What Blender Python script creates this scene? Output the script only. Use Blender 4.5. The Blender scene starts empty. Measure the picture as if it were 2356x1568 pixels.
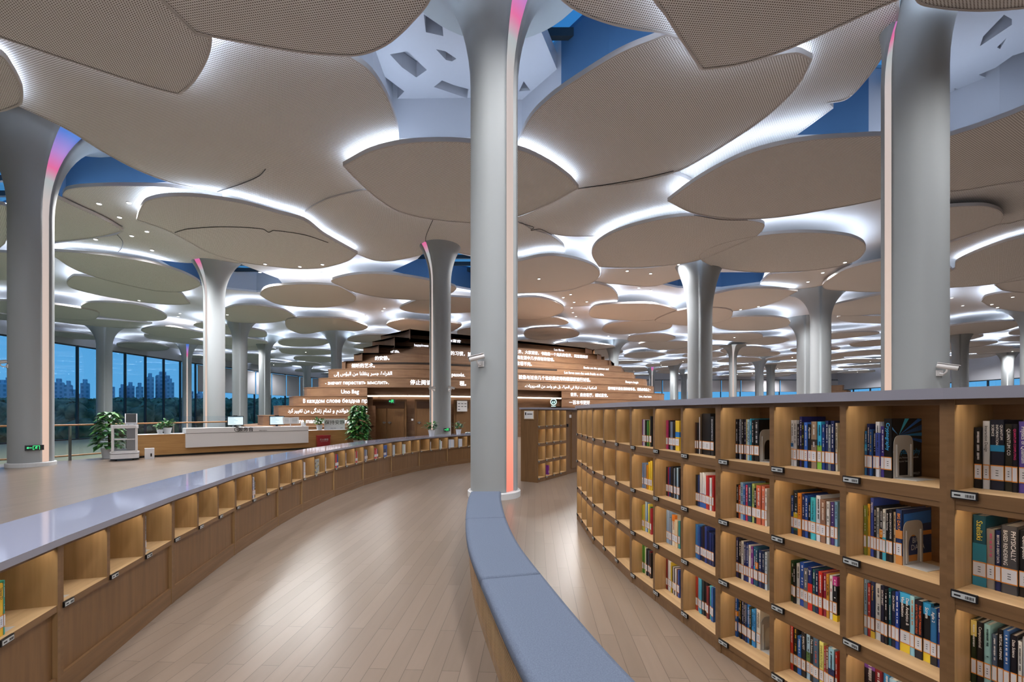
import bpy, bmesh, math, random
from mathutils import Vector
S = bpy.context.scene
COL = S.collection
R = random.Random(7)
# ---------------------------------------------------------------- camera, sky, exposure
F, CX, YH, EYE = 1000.0, 1178.0, 948.0, 1.5       # pixels (2356 x 1568) and metres
cam = bpy.data.objects.new('camera', bpy.data.cameras.new('camera'))
COL.objects.link(cam)
cam.location = (0, 0, EYE)
cam.rotation_euler = (math.pi / 2, 0, 0)
cam.data.sensor_width = 36
cam.data.lens = F / 2356 * 36
cam.data.shift_y = (YH - 784) / 2356
cam.data.clip_end = 1500
S.camera = cam
S.view_settings.view_transform = 'Standard'
S.view_settings.look = 'None'
S.view_settings.gamma = 1
S.view_settings.use_curve_mapping = False
S.view_settings.exposure = 0.45
S.cycles.max_bounces = 6
S.cycles.diffuse_bounces = 3
S.cycles.glossy_bounces = 3
S.cycles.transmission_bounces = 4
S.cycles.transparent_max_bounces = 12
S.cycles.sample_clamp_indirect = 4
W = bpy.data.worlds.new('dusk_sky')
S.world = W
W.use_nodes = True
nt = W.node_tree
bg = nt.nodes['Background']
tc = nt.nodes.new('ShaderNodeTexCoord')
sx = nt.nodes.new('ShaderNodeSeparateXYZ')
rp = nt.nodes.new('ShaderNodeValToRGB')
nt.links.new(tc.outputs['Generated'], sx.inputs[0])
nt.links.new(sx.outputs['Z'], rp.inputs[0])
nt.links.new(rp.outputs[0], bg.inputs[0])
rp.color_ramp.elements[0].color = (.11, .36, .62, 1)
rp.color_ramp.elements[1].color = (.03, .17, .42, 1)
rp.color_ramp.elements[0].position = 0.0
rp.color_ramp.elements[1].position = 0.6
bg.inputs[1].default_value = 1.0
SPOT_W, COVE, SHELF_LED = 470.0, 21.0, 20.0
def spot(x, y, z, w, cone=160, col=(1, .98, .97)):
    l = bpy.data.lights.new('downlight_beam', 'SPOT')
    l.energy = w; l.color = col; l.spot_size = math.radians(cone); l.spot_blend = .6; l.shadow_soft_size = .3
    o = bpy.data.objects.new('downlight_beam', l); COL.objects.link(o); o.location = (x, y, z)
    return o
# ---------------------------------------------------------------- helpers
def P(x, y, z):
    d = (z - EYE) / (YH - y)
    return ((x - CX) * d, F * d)
def pxl(X, Y, z):
    return (CX + F * X / Y, YH - F * (z - EYE) / Y)
def tag(o, label=None, cat=None, group=None, kind=None):
    if label: o['label'] = label
    if cat: o['category'] = cat
    if group: o['group'] = group
    if kind: o['kind'] = kind
    return o
def empty(name, loc=(0, 0, 0), rz=0.0, label=None, cat=None, group=None):
    o = bpy.data.objects.new(name, None); COL.objects.link(o)
    o.empty_display_size = .1
    o.location = loc; o.rotation_euler = (0, 0, rz)
    return tag(o, label, cat, group)
class MB:
    def __init__(s): s.v = []; s.f = []; s.m = []; s.sm = []
    def add(s, vs, fs, m=0, smooth=False):
        n = len(s.v); s.v += [tuple(v) for v in vs]
        for f in fs:
            s.f.append([i + n for i in f]); s.m.append(m); s.sm.append(smooth)
        return s
    def box(s, x0, x1, y0, y1, z0, z1, m=0):
        v = [(x, y, z) for z in (z0, z1) for x, y in ((x0, y0), (x1, y0), (x1, y1), (x0, y1))]
        return s.add(v, [(3, 2, 1, 0), (4, 5, 6, 7), (0, 1, 5, 4), (1, 2, 6, 5), (2, 3, 7, 6), (3, 0, 4, 7)], m)
    def prism(s, poly, z0, z1, m=0, mt=None, ms=None, caps=(1, 1)):
        n = len(poly)
        a = sum(poly[i][0] * poly[(i + 1) % n][1] - poly[(i + 1) % n][0] * poly[i][1] for i in range(n))
        if a < 0: poly = poly[::-1]
        v = [(p[0], p[1], z0) for p in poly] + [(p[0], p[1], z1) for p in poly]
        if caps[0]: s.add(v, [tuple(range(n))[::-1]], m)
        if caps[1]: s.add(v, [tuple(range(n, 2 * n))], m if mt is None else mt)
        s.add(v, [(i, (i + 1) % n, n + (i + 1) % n, n + i) for i in range(n)], m if ms is None else ms)
        return s
    def lathe(s, prof, n=24, m=0, c=(0, 0), smooth=True, caps=True):
        v = []
        for r, z in prof:
            for i in range(n):
                a = 2 * math.pi * i / n; v.append((c[0] + r * math.cos(a), c[1] + r * math.sin(a), z))
        f = []
        for k in range(len(prof) - 1):
            for i in range(n):
                j = (i + 1) % n; f.append((k * n + i, k * n + j, (k + 1) * n + j, (k + 1) * n + i))
        s.add(v, f, m, smooth)
        if caps:
            s.add(v[:n], [tuple(range(n))[::-1]], m); s.add(v[-n:], [tuple(range(n))], m)
        return s
    def tube(s, pts, r, n=8, m=0):
        pts = [Vector(p) for p in pts]; v = []
        for i, p in enumerate(pts):
            t = (pts[min(i + 1, len(pts) - 1)] - pts[max(i - 1, 0)]).normalized()
            a = t.cross(Vector((0, 0, 1)))
            if a.length < 1e-3: a = t.cross(Vector((1, 0, 0)))
            a.normalize(); b = t.cross(a)
            rr = r[i] if isinstance(r, (list, tuple)) else r
            v += [p + rr * (math.cos(2 * math.pi * k / n) * a + math.sin(2 * math.pi * k / n) * b) for k in range(n)]
        f = [(i * n + k, i * n + (k + 1) % n, (i + 1) * n + (k + 1) % n, (i + 1) * n + k) for i in range(len(pts) - 1) for k in range(n)]
        s.add(v, f, m, True)
        s.add(v[:n], [tuple(range(n))], m); s.add(v[-n:], [tuple(range(n))[::-1]], m)
        return s
    def mesh(s, name, mats):
        me = bpy.data.meshes.new(name)
        me.from_pydata(s.v, [], s.f)
        for mt in (mats if isinstance(mats, (list, tuple)) else [mats]): me.materials.append(mt)
        me.polygons.foreach_set('material_index', s.m)
        me.polygons.foreach_set('use_smooth', s.sm)
        me.update()
        return me
    def build(s, name, mats, parent=None, loc=(0, 0, 0), rz=0.0):
        return obj(name, s.mesh(name, mats), parent, loc, rz)
def obj(name, me, parent=None, loc=(0, 0, 0), rz=0.0):
    o = bpy.data.objects.new(name, me); COL.objects.link(o)
    o.location = loc; o.rotation_euler = (0, 0, rz)
    if parent: o.parent = parent
    return o
def fixnormals(o):
    bm = bmesh.new(); bm.from_mesh(o.data); bmesh.ops.recalc_face_normals(bm, faces=bm.faces[:]); bm.to_mesh(o.data); bm.free()
def copy_tree(o, parent=None):
    c = o.copy(); COL.objects.link(c)
    if parent: c.parent = parent
    for k in o.children: copy_tree(k, c)
    return c
def smooth(pts, n=6, closed=True):
    """Catmull-Rom through the points; a third item marks a sharp corner."""
    N = len(pts); out = []
    g = lambda i: pts[i % N] if closed else pts[max(0, min(N - 1, i))]
    for i in range(N if closed else N - 1):
        p0, p1, p2, p3 = g(i - 1), g(i), g(i + 1), g(i + 2)
        a = Vector(p1[:2]); b = Vector(p2[:2])
        m1 = (b - Vector(p0[:2])) * .5 if len(p1) < 3 else (b - a)
        m2 = (Vector(p3[:2]) - a) * .5 if len(p2) < 3 else (b - a)
        L = (b - a).length
        if m1.length > L: m1 *= L / m1.length
        if m2.length > L: m2 *= L / m2.length
        for k in range(n):
            t = k / n; t2 = t * t; t3 = t2 * t
            q = (2 * t3 - 3 * t2 + 1) * a + (t3 - 2 * t2 + t) * m1 + (-2 * t3 + 3 * t2) * b + (t3 - t2) * m2
            out.append((q.x, q.y))
    if not closed: out.append(tuple(pts[-1][:2]))
    return out
def inset(poly, d):
    """Shift every vertex inwards by d (negative: outwards)."""
    n = len(poly); a = sum(poly[i][0] * poly[(i + 1) % n][1] - poly[(i + 1) % n][0] * poly[i][1] for i in range(n))
    sg = 1 if a > 0 else -1; out = []
    for i in range(n):
        p, q, r = Vector(poly[i - 1]), Vector(poly[i]), Vector(poly[(i + 1) % n])
        e1 = (q - p); e2 = (r - q)
        if e1.length < 1e-6 or e2.length < 1e-6: out.append(tuple(q)); continue
        e1.normalize(); e2.normalize()
        n1 = Vector((-e1.y, e1.x)) * sg; n2 = Vector((-e2.y, e2.x)) * sg
        m = n1 + n2
        if m.length < .2: out.append(tuple(q)); continue
        m.normalize(); k = d / max(.45, m.dot(n1)); out.append((q.x + m.x * k, q.y + m.y * k))
    return out
def inside(p, poly):
    c = False; j = len(poly) - 1
    for i in range(len(poly)):
        if (poly[i][1] > p[1]) != (poly[j][1] > p[1]) and p[0] < (poly[j][0] - poly[i][0]) * (p[1] - poly[i][1]) / (poly[j][1] - poly[i][1]) + poly[i][0]: c = not c
        j = i
    return c
def plate(loops, t, name='plate'):
    """A flat plate with holes: first loop the outline, the rest holes; returns a mesh spanning z 0..t."""
    cu = bpy.data.curves.new(name, 'CURVE'); cu.dimensions = '2D'; cu.fill_mode = 'BOTH'; cu.extrude = t / 2
    for lp in loops:
        sp = cu.splines.new('POLY'); sp.points.add(len(lp) - 1)
        for i, p in enumerate(lp): sp.points[i].co = (p[0], p[1], 0, 1)
        sp.use_cyclic_u = True
    o = bpy.data.objects.new(name, cu); COL.objects.link(o)
    me = bpy.data.meshes.new_from_object(o.evaluated_get(bpy.context.evaluated_depsgraph_get()))
    bpy.data.objects.remove(o); bpy.data.curves.remove(cu)
    for v in me.vertices: v.co.z += t / 2
    for p in me.polygons: p.use_smooth = False
    return me
AR = {}
for ch, c, k in [('ا', 0xFE8D, 2), ('ب', 0xFE8F, 4), ('ة', 0xFE93, 2), ('ت', 0xFE95, 4), ('ج', 0xFE9D, 4), ('ح', 0xFEA1, 4), ('خ', 0xFEA5, 4), ('د', 0xFEA9, 2), ('ر', 0xFEAD, 2), ('ز', 0xFEAF, 2), ('س', 0xFEB1, 4), ('ض', 0xFEBD, 4), ('غ', 0xFECD, 4), ('ف', 0xFED1, 4), ('ق', 0xFED5, 4), ('ك', 0xFED9, 4), ('ل', 0xFEDD, 4), ('م', 0xFEE1, 4), ('ن', 0xFEE5, 4), ('ه', 0xFEE9, 4), ('و', 0xFEED, 2), ('ى', 0xFEEF, 2), ('ي', 0xFEF1, 4), ('ء', 0xFE80, 1), ('إ', 0xFE87, 2), ('ؤ', 0xFE85, 2), ('ک', 0xFB8E, 4), ('گ', 0xFB92, 4), ('ی', 0xFBFC, 4)]:
    AR[ch] = (c, k)
def arabic(s):
    """Joined letter forms in left-to-right order."""
    out = []
    for i, ch in enumerate(s):
        if ch not in AR: out.append(ch); continue
        c, k = AR[ch]
        prev = i > 0 and s[i - 1] in AR and AR[s[i - 1]][1] == 4 and k > 1
        nxt = k == 4 and i + 1 < len(s) and s[i + 1] in AR and AR[s[i + 1]][1] > 1
        out.append(chr(c + ((3 if prev else 2) if nxt else (1 if prev else 0)) if k > 1 else c))
    return ''.join(out[::-1])
def fill_loops(me):
    """Fill glyph outlines one stroke at a time, so letters drawn from overlapping strokes stay whole."""
    nb = {}
    for e in me.edges:
        a, b = e.vertices; nb.setdefault(a, []).append(b); nb.setdefault(b, []).append(a)
    seen = set(); loops = []
    for e in me.edges:
        a, b = e.vertices
        if a in seen: continue
        lp = [a]; seen.add(a); cur = b
        while cur not in seen:
            seen.add(cur); lp.append(cur); nx = [q for q in nb[cur] if q not in seen]
            if not nx: break
            cur = nx[0]
        loops.append([tuple(me.vertices[i].co[:2]) for i in lp])
    area = lambda l: sum(l[i - 1][0] * l[i][1] - l[i][0] * l[i - 1][1] for i in range(len(l)))
    holes = {}
    for i, l in enumerate(loops):
        for j, k in enumerate(loops):
            if i != j and area(l) * area(k) < 0 and abs(area(l)) < abs(area(k)) and all(inside(p, k) for p in l[::4]): holes.setdefault(j, []).append(i)
    hs = {i for q in holes.values() for i in q}; V, FS = [], []
    for i, l in enumerate(loops):
        if i in hs: continue
        m = plate([l] + [loops[q] for q in holes.get(i, [])], 0.0); n = len(V)
        V += [tuple(v.co) for v in m.vertices]; FS += [tuple(n + q for q in p.vertices) for p in m.polygons]; bpy.data.meshes.remove(m)
    return V, FS
TCACHE = {}
def text(s, size, bold=0.0, align='CENTER'):
    """Lettering as flat geometry in the xy plane: (verts, faces)."""
    key = (s, align)
    if key not in TCACHE:
        c = bpy.data.curves.new('lettering', 'FONT'); c.body = s; c.size = 1; c.align_x = align; c.align_y = 'CENTER'; c.resolution_u = 2
        o = bpy.data.objects.new('lettering', c); COL.objects.link(o)
        cyr = any('\u0400' <= q <= '\u04ff' for q in s)
        if cyr: c.fill_mode = 'NONE'
        me = bpy.data.meshes.new_from_object(o.evaluated_get(bpy.context.evaluated_depsgraph_get()))
        if cyr: TCACHE[key] = fill_loops(me)
        else: TCACHE[key] = ([tuple(v.co) for v in me.vertices], [tuple(p.vertices) for p in me.polygons])
        bpy.data.objects.remove(o); bpy.data.curves.remove(c); bpy.data.meshes.remove(me)
    v, f = TCACHE[key]
    vs, fs = [], []
    for k, (dx, dy) in enumerate([(0, 0)] if not bold else [(-bold, 0), (bold, 0), (0, bold), (0, -bold)]):
        n = len(vs); vs += [((p[0] + dx) * size, (p[1] + dy) * size, k * 2e-5) for p in v]; fs += [tuple(i + n for i in q) for q in f]
    return vs, fs
# ---------------------------------------------------------------- materials
M = {}
def lin(h):
    if not isinstance(h, str): return tuple(h)
    c = [int(h[i:i + 2], 16) / 255 for i in (0, 2, 4)]
    return tuple(x / 12.92 if x <= .04045 else ((x + .055) / 1.055) ** 2.4 for x in c)
def mat(name, col, rough=.5, metal=0.0, spec=.5, emit=None, es=0.0):
    m = bpy.data.materials.new(name); m.use_nodes = True
    b = m.node_tree.nodes['Principled BSDF']
    b.inputs['Base Color'].default_value = (*lin(col), 1); b.inputs['Roughness'].default_value = rough
    b.inputs['Metallic'].default_value = metal; b.inputs['Specular IOR Level'].default_value = spec
    if emit is not None:
        b.inputs['Emission Color'].default_value = (*lin(emit), 1); b.inputs['Emission Strength'].default_value = es
    M[name] = m
    return m
def N(m, t, **kw):
    n = m.node_tree.nodes.new(t)
    for k, v in kw.items(): setattr(n, k, v)
    return n
def L(m, a, b): m.node_tree.links.new(a, b)
def math_node(m, op, a, b=None):
    n = N(m, 'ShaderNodeMath', operation=op)
    for i, q in enumerate((a, b)):
        if q is None: continue
        if isinstance(q, (int, float)): n.inputs[i].default_value = q
        else: L(m, q, n.inputs[i])
    return n.outputs[0]
def noisy(m, c1, c2, scale=(3, 3, 3), detail=4, bump=0.0, nscale=1.0, coord='Object', pos=(.35, .65)):
    b = m.node_tree.nodes['Principled BSDF']
    t = N(m, 'ShaderNodeTexCoord'); mp = N(m, 'ShaderNodeMapping'); mp.inputs['Scale'].default_value = scale
    no = N(m, 'ShaderNodeTexNoise'); no.inputs['Scale'].default_value = nscale; no.inputs['Detail'].default_value = detail
    r = N(m, 'ShaderNodeValToRGB'); r.color_ramp.elements[0].color = (*lin(c1), 1); r.color_ramp.elements[1].color = (*lin(c2), 1)
    r.color_ramp.elements[0].position, r.color_ramp.elements[1].position = pos
    L(m, t.outputs[coord], mp.inputs[0]); L(m, mp.outputs[0], no.inputs[0]); L(m, no.outputs[0], r.inputs[0]); L(m, r.outputs[0], b.inputs['Base Color'])
    if bump:
        bp = N(m, 'ShaderNodeBump'); bp.inputs['Strength'].default_value = bump; bp.inputs['Distance'].default_value = .01
        L(m, no.outputs[0], bp.inputs['Height']); L(m, bp.outputs[0], b.inputs['Normal'])
    return r
# woods: vertical grain (carcass and panels), horizontal grain (boards)
noisy(mat('oak', 'b08a62', .45), 'a08258', 'b09066', (34, 34, 2.2), 6)
noisy(mat('oak_board', 'bb9670', .45), 'b0926c', 'c0a27a', (2, 30, 30), 6)
noisy(mat('oak_dark', '86603f', .45), '6e4f30', '7b5a38', (30, 30, 2.0), 6)
noisy(mat('oak_trim', '84613f', .45), '6e5032', '7c5c3c', (2, 30, 30), 6)
noisy(mat('desk_wood', 'b88a52', .45), 'b1834d', 'c0935b', (2, 2, 24), 6)
noisy(mat('hill_wood', 'a07e62', .5), '7f5f46', '8f6e52', (1.2, 1.2, 9), 5)
mat('worktop', '8f94ac', .06, spec=.9)
mat('worktop_edge', '8f8e9a', .35)
mat('white', 'e6e6e8', .4)
mat('white_gloss', 'e8e9ee', .22)
mat('column_white', '9aa0a3', .6)
mat('plinth_white', 'cdd0d4', .45)
mat('soffit', 'b2b5be', .6)
mat('well_skylit_blue', '3c6288', .7)  # blue light of the sky put into the well wall colour
mat('frame_dark', '2a3138', .4, .3)
mat('black', '16171a', .4)
mat('steel', 'a9adb2', .3, .9)
mat('bookend_metal', 'c2c4c6', .38, .35)
mat('rail_wood', '9a6f45', .4)
mat('pages', 'dcdcdc', .8)
mat('tag_black', '17171a', .4)
mat('tag_face', 'b9bcbc', .4)
mat('label_white', 'cfd2dc', .5)
mat('label_orange', 'd98b3c', .5)
mat('blind', 'bcbcc2', .8)
mat('pot', 'd9dce2', .35)
mat('red', '8e1b22', .4)
mat('green_floor', '848b78', .7)
mat('ground_green', '4f6b4b', .9)
mat('cushion', '7b88a2', .95, spec=.1)
noisy(M['cushion'], '596376', '697385', (160, 160, 160), 3, .15, pos=(.3, .7))
mat('cushion_side', '6d7890', .95, spec=.1)
noisy(mat('slat', '8a6c4c', .5), '806344', '957656', (20, 20, 3), 4)
mat('slat_gap', '2b2018', .8)
mat('soil', '3a2a1c', .9)
noisy(mat('leaf', '3c6b35', .4), '2f6a33', '66a04c', (6, 6, 6), 2)
noisy(mat('leaf_dark', '2a5530', .35), '1f5234', '4f8a52', (6, 6, 6), 2)
mat('stem', '5c5a3a', .6)
mat('screen', '101418', .3, emit='cfe4ee', es=1.0)
mat('sign_dark', '2a2f33', .4)
mat('sign_green', '20c060', .4, emit=(.05, .9, .25), es=1.3)
mat('sign_white_lit', 'd8fff0', .4, emit=(.55, 1, .95), es=1.3)
mat('led_text', 'ffffff', .4, emit=(.86, .9, 1), es=1.15)
mat('ink', '1d1d20', .5)
mat('grey_ink', '5a5c62', .5)
mat('cove_led', 'ffffff', .4, emit=(.70, .82, 1), es=COVE)
mat('shelf_led', 'ffffff', .4, emit=(1, .85, .66), es=SHELF_LED)
mat('downlight_face', 'ffffff', .4, emit=(1, .97, .92), es=6)
mat('soffit_line', 'ffffff', .4, emit=(1, .88, .74), es=6)
mat('tower', '7f93a8', .8)
mat('petal_rim', 'c9c6c6', .6)
# glass: clear with a soft reflection
def glass(name, tint, fac):
    m = bpy.data.materials.new(name); m.use_nodes = True; n = m.node_tree.nodes; n.remove(n['Principled BSDF'])
    t = N(m, 'ShaderNodeBsdfTransparent'); t.inputs[0].default_value = (*tint, 1)
    g = N(m, 'ShaderNodeBsdfGlossy'); g.inputs['Roughness'].default_value = .02
    lw = N(m, 'ShaderNodeLayerWeight'); lw.inputs[0].default_value = .5
    fr = math_node(m, 'ADD', math_node(m, 'MULTIPLY', math_node(m, 'POWER', lw.outputs['Facing'], 4), .7), .05)
    x = N(m, 'ShaderNodeMixShader'); L(m, math_node(m, 'MULTIPLY', fr, fac), x.inputs[0])
    L(m, t.outputs[0], x.inputs[1]); L(m, g.outputs[0], x.inputs[2]); L(m, x.outputs[0], n['Material Output'].inputs[0]); M[name] = m
glass('glass', (.88, .95, 1), 1.0)
glass('case_glass', (.9, .93, .96), 1.0)
# perforated ceiling panels
def perforated(name, col, pitch=.075, hole=.2):
    m = mat(name, col, .7, spec=.2); b = m.node_tree.nodes['Principled BSDF']
    t = N(m, 'ShaderNodeTexCoord'); oi = N(m, 'ShaderNodeObjectInfo'); vr = N(m, 'ShaderNodeVectorRotate', rotation_type='Z_AXIS')
    L(m, t.outputs['Object'], vr.inputs['Vector']); L(m, math_node(m, 'MULTIPLY', oi.outputs['Random'], 3.1), vr.inputs['Angle'])
    s = N(m, 'ShaderNodeSeparateXYZ'); L(m, vr.outputs[0], s.inputs[0])
    def grid(off):
        a = math_node(m, 'FRACT', math_node(m, 'ADD', math_node(m, 'MULTIPLY', s.outputs[0], 1 / pitch), off))
        c = math_node(m, 'FRACT', math_node(m, 'ADD', math_node(m, 'MULTIPLY', s.outputs[1], 1 / pitch), off))
        a = math_node(m, 'SUBTRACT', a, .5); c = math_node(m, 'SUBTRACT', c, .5)
        return math_node(m, 'SQRT', math_node(m, 'ADD', math_node(m, 'MULTIPLY', a, a), math_node(m, 'MULTIPLY', c, c)))
    d = math_node(m, 'LESS_THAN', math_node(m, 'MINIMUM', grid(0.0), grid(.5)), hole)
    x = N(m, 'ShaderNodeMix', data_type='RGBA'); L(m, d, x.inputs[0])
    x.inputs[6].default_value = (*lin(col), 1); x.inputs[7].default_value = (*lin('5e544d'), 1)
    L(m, x.outputs[2], b.inputs['Base Color'])
perforated('panel_perforated', 'eeeeee', .056, .19)
mat('panel_plain', 'dcdad9', .7, spec=.2)
mat('slab_paint', 'dcdadb', .75, spec=.2)
# column light strip: colour runs coral - peach - pink - blue with height
m = mat('column_light', '000000', .5); b = m.node_tree.nodes['Principled BSDF']
t = N(m, 'ShaderNodeTexCoord'); s = N(m, 'ShaderNodeSeparateXYZ'); r = N(m, 'ShaderNodeValToRGB')
L(m, t.outputs['Object'], s.inputs[0]); L(m, math_node(m, 'MULTIPLY', s.outputs[2], .1), r.inputs[0]); L(m, r.outputs[0], b.inputs['Emission Color'])
b.inputs['Emission Strength'].default_value = 1.0
cr = r.color_ramp; cr.elements[0].position = 0; cr.elements[0].color = (.86, .18, .13, 1); cr.elements[1].position = 1; cr.elements[1].color = (.03, .12, .45, 1)
for p, c in ((.08, (.74, .27, .19)), (.18, (.58, .36, .28)), (.32, (.50, .38, .32)), (.74, (.40, .35, .34)), (.80, (.30, .33, .34)), (.835, (.55, .10, .24)), (.88, (.30, .16, .45)), (.93, (.05, .14, .46))):
    e = cr.elements.new(p); e.color = (*c, 1)
m2 = m.copy(); m2.name = 'column_light_pale'; M['column_light_pale'] = m2
for e in [n for n in m2.node_tree.nodes if n.type == 'VALTORGB'][0].color_ramp.elements:
    if e.position < .25: e.color = (.56, .39, .31, 1)
# floor: oak planks running away from the camera
m = mat('floor_oak', 'a98c74', .3); b = m.node_tree.nodes['Principled BSDF']; b.inputs['Specular IOR Level'].default_value = .32
t = N(m, 'ShaderNodeTexCoord'); mp = N(m, 'ShaderNodeMapping'); mp.inputs['Rotation'].default_value = (0, 0, math.radians(93)); L(m, t.outputs['Object'], mp.inputs[0])
br = N(m, 'ShaderNodeTexBrick'); br.offset = .37; br.inputs['Scale'].default_value = 1; br.inputs['Brick Width'].default_value = 1.25; br.inputs['Row Height'].default_value = .108
br.inputs['Mortar Size'].default_value = .0016; br.inputs['Mortar Smooth'].default_value = .1; br.inputs['Bias'].default_value = 0
br.inputs['Color1'].default_value = (*lin('817266'), 1); br.inputs['Color2'].default_value = (*lin('77695d'), 1); br.inputs['Mortar'].default_value = (*lin('54473f'), 1)
L(m, mp.outputs[0], br.inputs[0])
mp2 = N(m, 'ShaderNodeMapping'); mp2.inputs['Scale'].default_value = (1.6, 14, 1); L(m, mp.outputs[0], mp2.inputs[0])
no = N(m, 'ShaderNodeTexNoise'); no.inputs['Scale'].default_value = 1.6; no.inputs['Detail'].default_value = 6; no.inputs['Distortion'].default_value = .6; L(m, mp2.outputs[0], no.inputs[0])
rr = N(m, 'ShaderNodeValToRGB'); rr.color_ramp.elements[0].color = (.955, .95, .945, 1); rr.color_ramp.elements[1].color = (1.02, 1.02, 1.02, 1); rr.color_ramp.elements[0].position = .3; rr.color_ramp.elements[1].position = .7
L(m, no.outputs[0], rr.inputs[0])
x = N(m, 'ShaderNodeMix', data_type='RGBA', blend_type='MULTIPLY'); x.inputs[0].default_value = 1; L(m, br.outputs[0], x.inputs[6]); L(m, rr.outputs[0], x.inputs[7]); L(m, x.outputs[2], b.inputs['Base Color'])
L(m, math_node(m, 'ADD', math_node(m, 'MULTIPLY', no.outputs[0], .03), .27), b.inputs['Roughness'])
# trees and towers outside
noisy(mat('treeline_green', '33503a', .9), '2c5540', '7aa07a', (.9, .9, .9), 6)
m = M['tower']; b = m.node_tree.nodes['Principled BSDF']
t = N(m, 'ShaderNodeTexCoord'); br = N(m, 'ShaderNodeTexBrick'); br.offset = 0; br.inputs['Scale'].default_value = 1; br.inputs['Brick Width'].default_value = 2.6; br.inputs['Row Height'].default_value = 3; br.inputs['Mortar Size'].default_value = .7
br.inputs['Color1'].default_value = (*lin('8fa6ba'), 1); br.inputs['Color2'].default_value = (*lin('9db2c4'), 1); br.inputs['Mortar'].default_value = (*lin('c4d3df'), 1)  # distance haze put into these pale tower colours
mp = N(m, 'ShaderNodeMapping'); mp.inputs['Rotation'].default_value = (math.pi / 2, 0, 0); L(m, t.outputs['Object'], mp.inputs[0]); L(m, mp.outputs[0], br.inputs[0]); L(m, br.outputs[0], b.inputs['Base Color'])
def num(i): return ('first second third fourth fifth sixth seventh eighth ninth tenth eleventh twelfth thirteenth fourteenth fifteenth sixteenth seventeenth eighteenth nineteenth twentieth').split()[i]
# ---------------------------------------------------------------- setting
ZS = 8.8
def struct(name, mb, m, parent=None): return tag(mb.build(name, m, parent), kind='structure')
FLOORLINE = [(-16.5, -7), (-16.5, 10.6), (-14.6, 12.7), (-13.9, 13.5), (-13.1, 16.7), (-10.9, 19.4), (-9.8, 22.5), (-14, 40), (-20, 80.5)]
f = MB(); f.prism(FLOORLINE + [(60.5, 80.5), (60.5, -7)], -.25, 0); struct('floor', f, M['floor_oak'])
f = MB(); f.prism([(-41, -7), (-41, 52), (-35, 81), (-4, 81), (-4, -7)], -1.15, -.95); struct('floor_lower', f, M['green_floor'])
f = MB(); f.prism([(-600, -100), (-600, 900), (600, 900), (600, -100)], -3.2, -3.0); struct('ground', f, M['ground_green'])
HOLES = [
    [(700, 120), (800, 20), (960, -90), (1290, -90), (1420, 10), (1600, 66), (1560, 112), (1400, 180), (1290, 262), (1200, 330), (1080, 326), (905, 328), (860, 220)],
    [(1790, 322), (1860, 262), (1905, 240), (1960, 200), (2010, 130), (2040, -60), (2130, -60), (2200, 16), (2460, 0), (2460, 236), (2300, 274), (2180, 318), (2000, 316)],
    [(-160, 262), (40, 236), (110, 270), (240, 348), (420, 424), (340, 430), (150, 444), (135, 500), (-60, 560), (-260, 480)],
    [(350, 592), (470, 590), (540, 602), (640, 640), (660, 664), (590, 672), (470, 660), (400, 622)],
    [(895, 626), (960, 596), (985, 570), (1025, 575), (1085, 590), (1130, 640), (1085, 668), (990, 650)],
    [(1515, 652), (1570, 640), (1640, 626), (1760, 626), (1752, 652), (1660, 664), (1560, 662)]]
HW = [[P(x, y, ZS) for x, y in h] for h in HOLES]
me = plate([[(-42, -7), (-42, 53), (-35.5, 81), (61, 81), (61, -7)]] + HW, .12)
me.materials.append(M['slab_paint'])
tag(obj('ceiling', me, None, (0, 0, ZS)), kind='structure')
for i, h in enumerate(HW):                                  # light wells above the columns
    w = MB(); hi = inset(h, -.02); n = len(h); ztop = 10.75 if i < 2 else 10.2
    ho = inset(h, -.2)
    for k in range(n):
        j = (k + 1) % n
        px_, py_ = pxl(*h[k], ZS) if h[k][1] > 1 else (0, 0)
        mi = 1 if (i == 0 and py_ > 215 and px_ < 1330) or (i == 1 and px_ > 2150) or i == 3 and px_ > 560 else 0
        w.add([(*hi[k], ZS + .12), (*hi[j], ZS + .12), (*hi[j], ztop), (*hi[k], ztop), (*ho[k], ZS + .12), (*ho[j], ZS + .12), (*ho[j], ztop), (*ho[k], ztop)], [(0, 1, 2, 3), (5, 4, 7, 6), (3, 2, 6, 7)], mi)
    struct('wall_skylight_well', w, [M['well_skylit_blue'], M['soffit']])
    g = MB(); g.prism(hi, ztop - .1, ztop - .08)
    s = tag(bpy.data.objects.new('window_%d' % (i + 1), None), kind='structure'); COL.objects.link(s)
    g.build('skylight_pane', M['glass'], s)
    b = MB(); xs = [p[0] for p in h]; ys = [p[1] for p in h]
    y = min(ys)
    while y < max(ys): b.box(min(xs), max(xs), y, y + .14, ztop - .3, ztop - .1); y += 1.1
    b.build('skylight_beam', M['frame_dark'], s)
WN = 10
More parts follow.
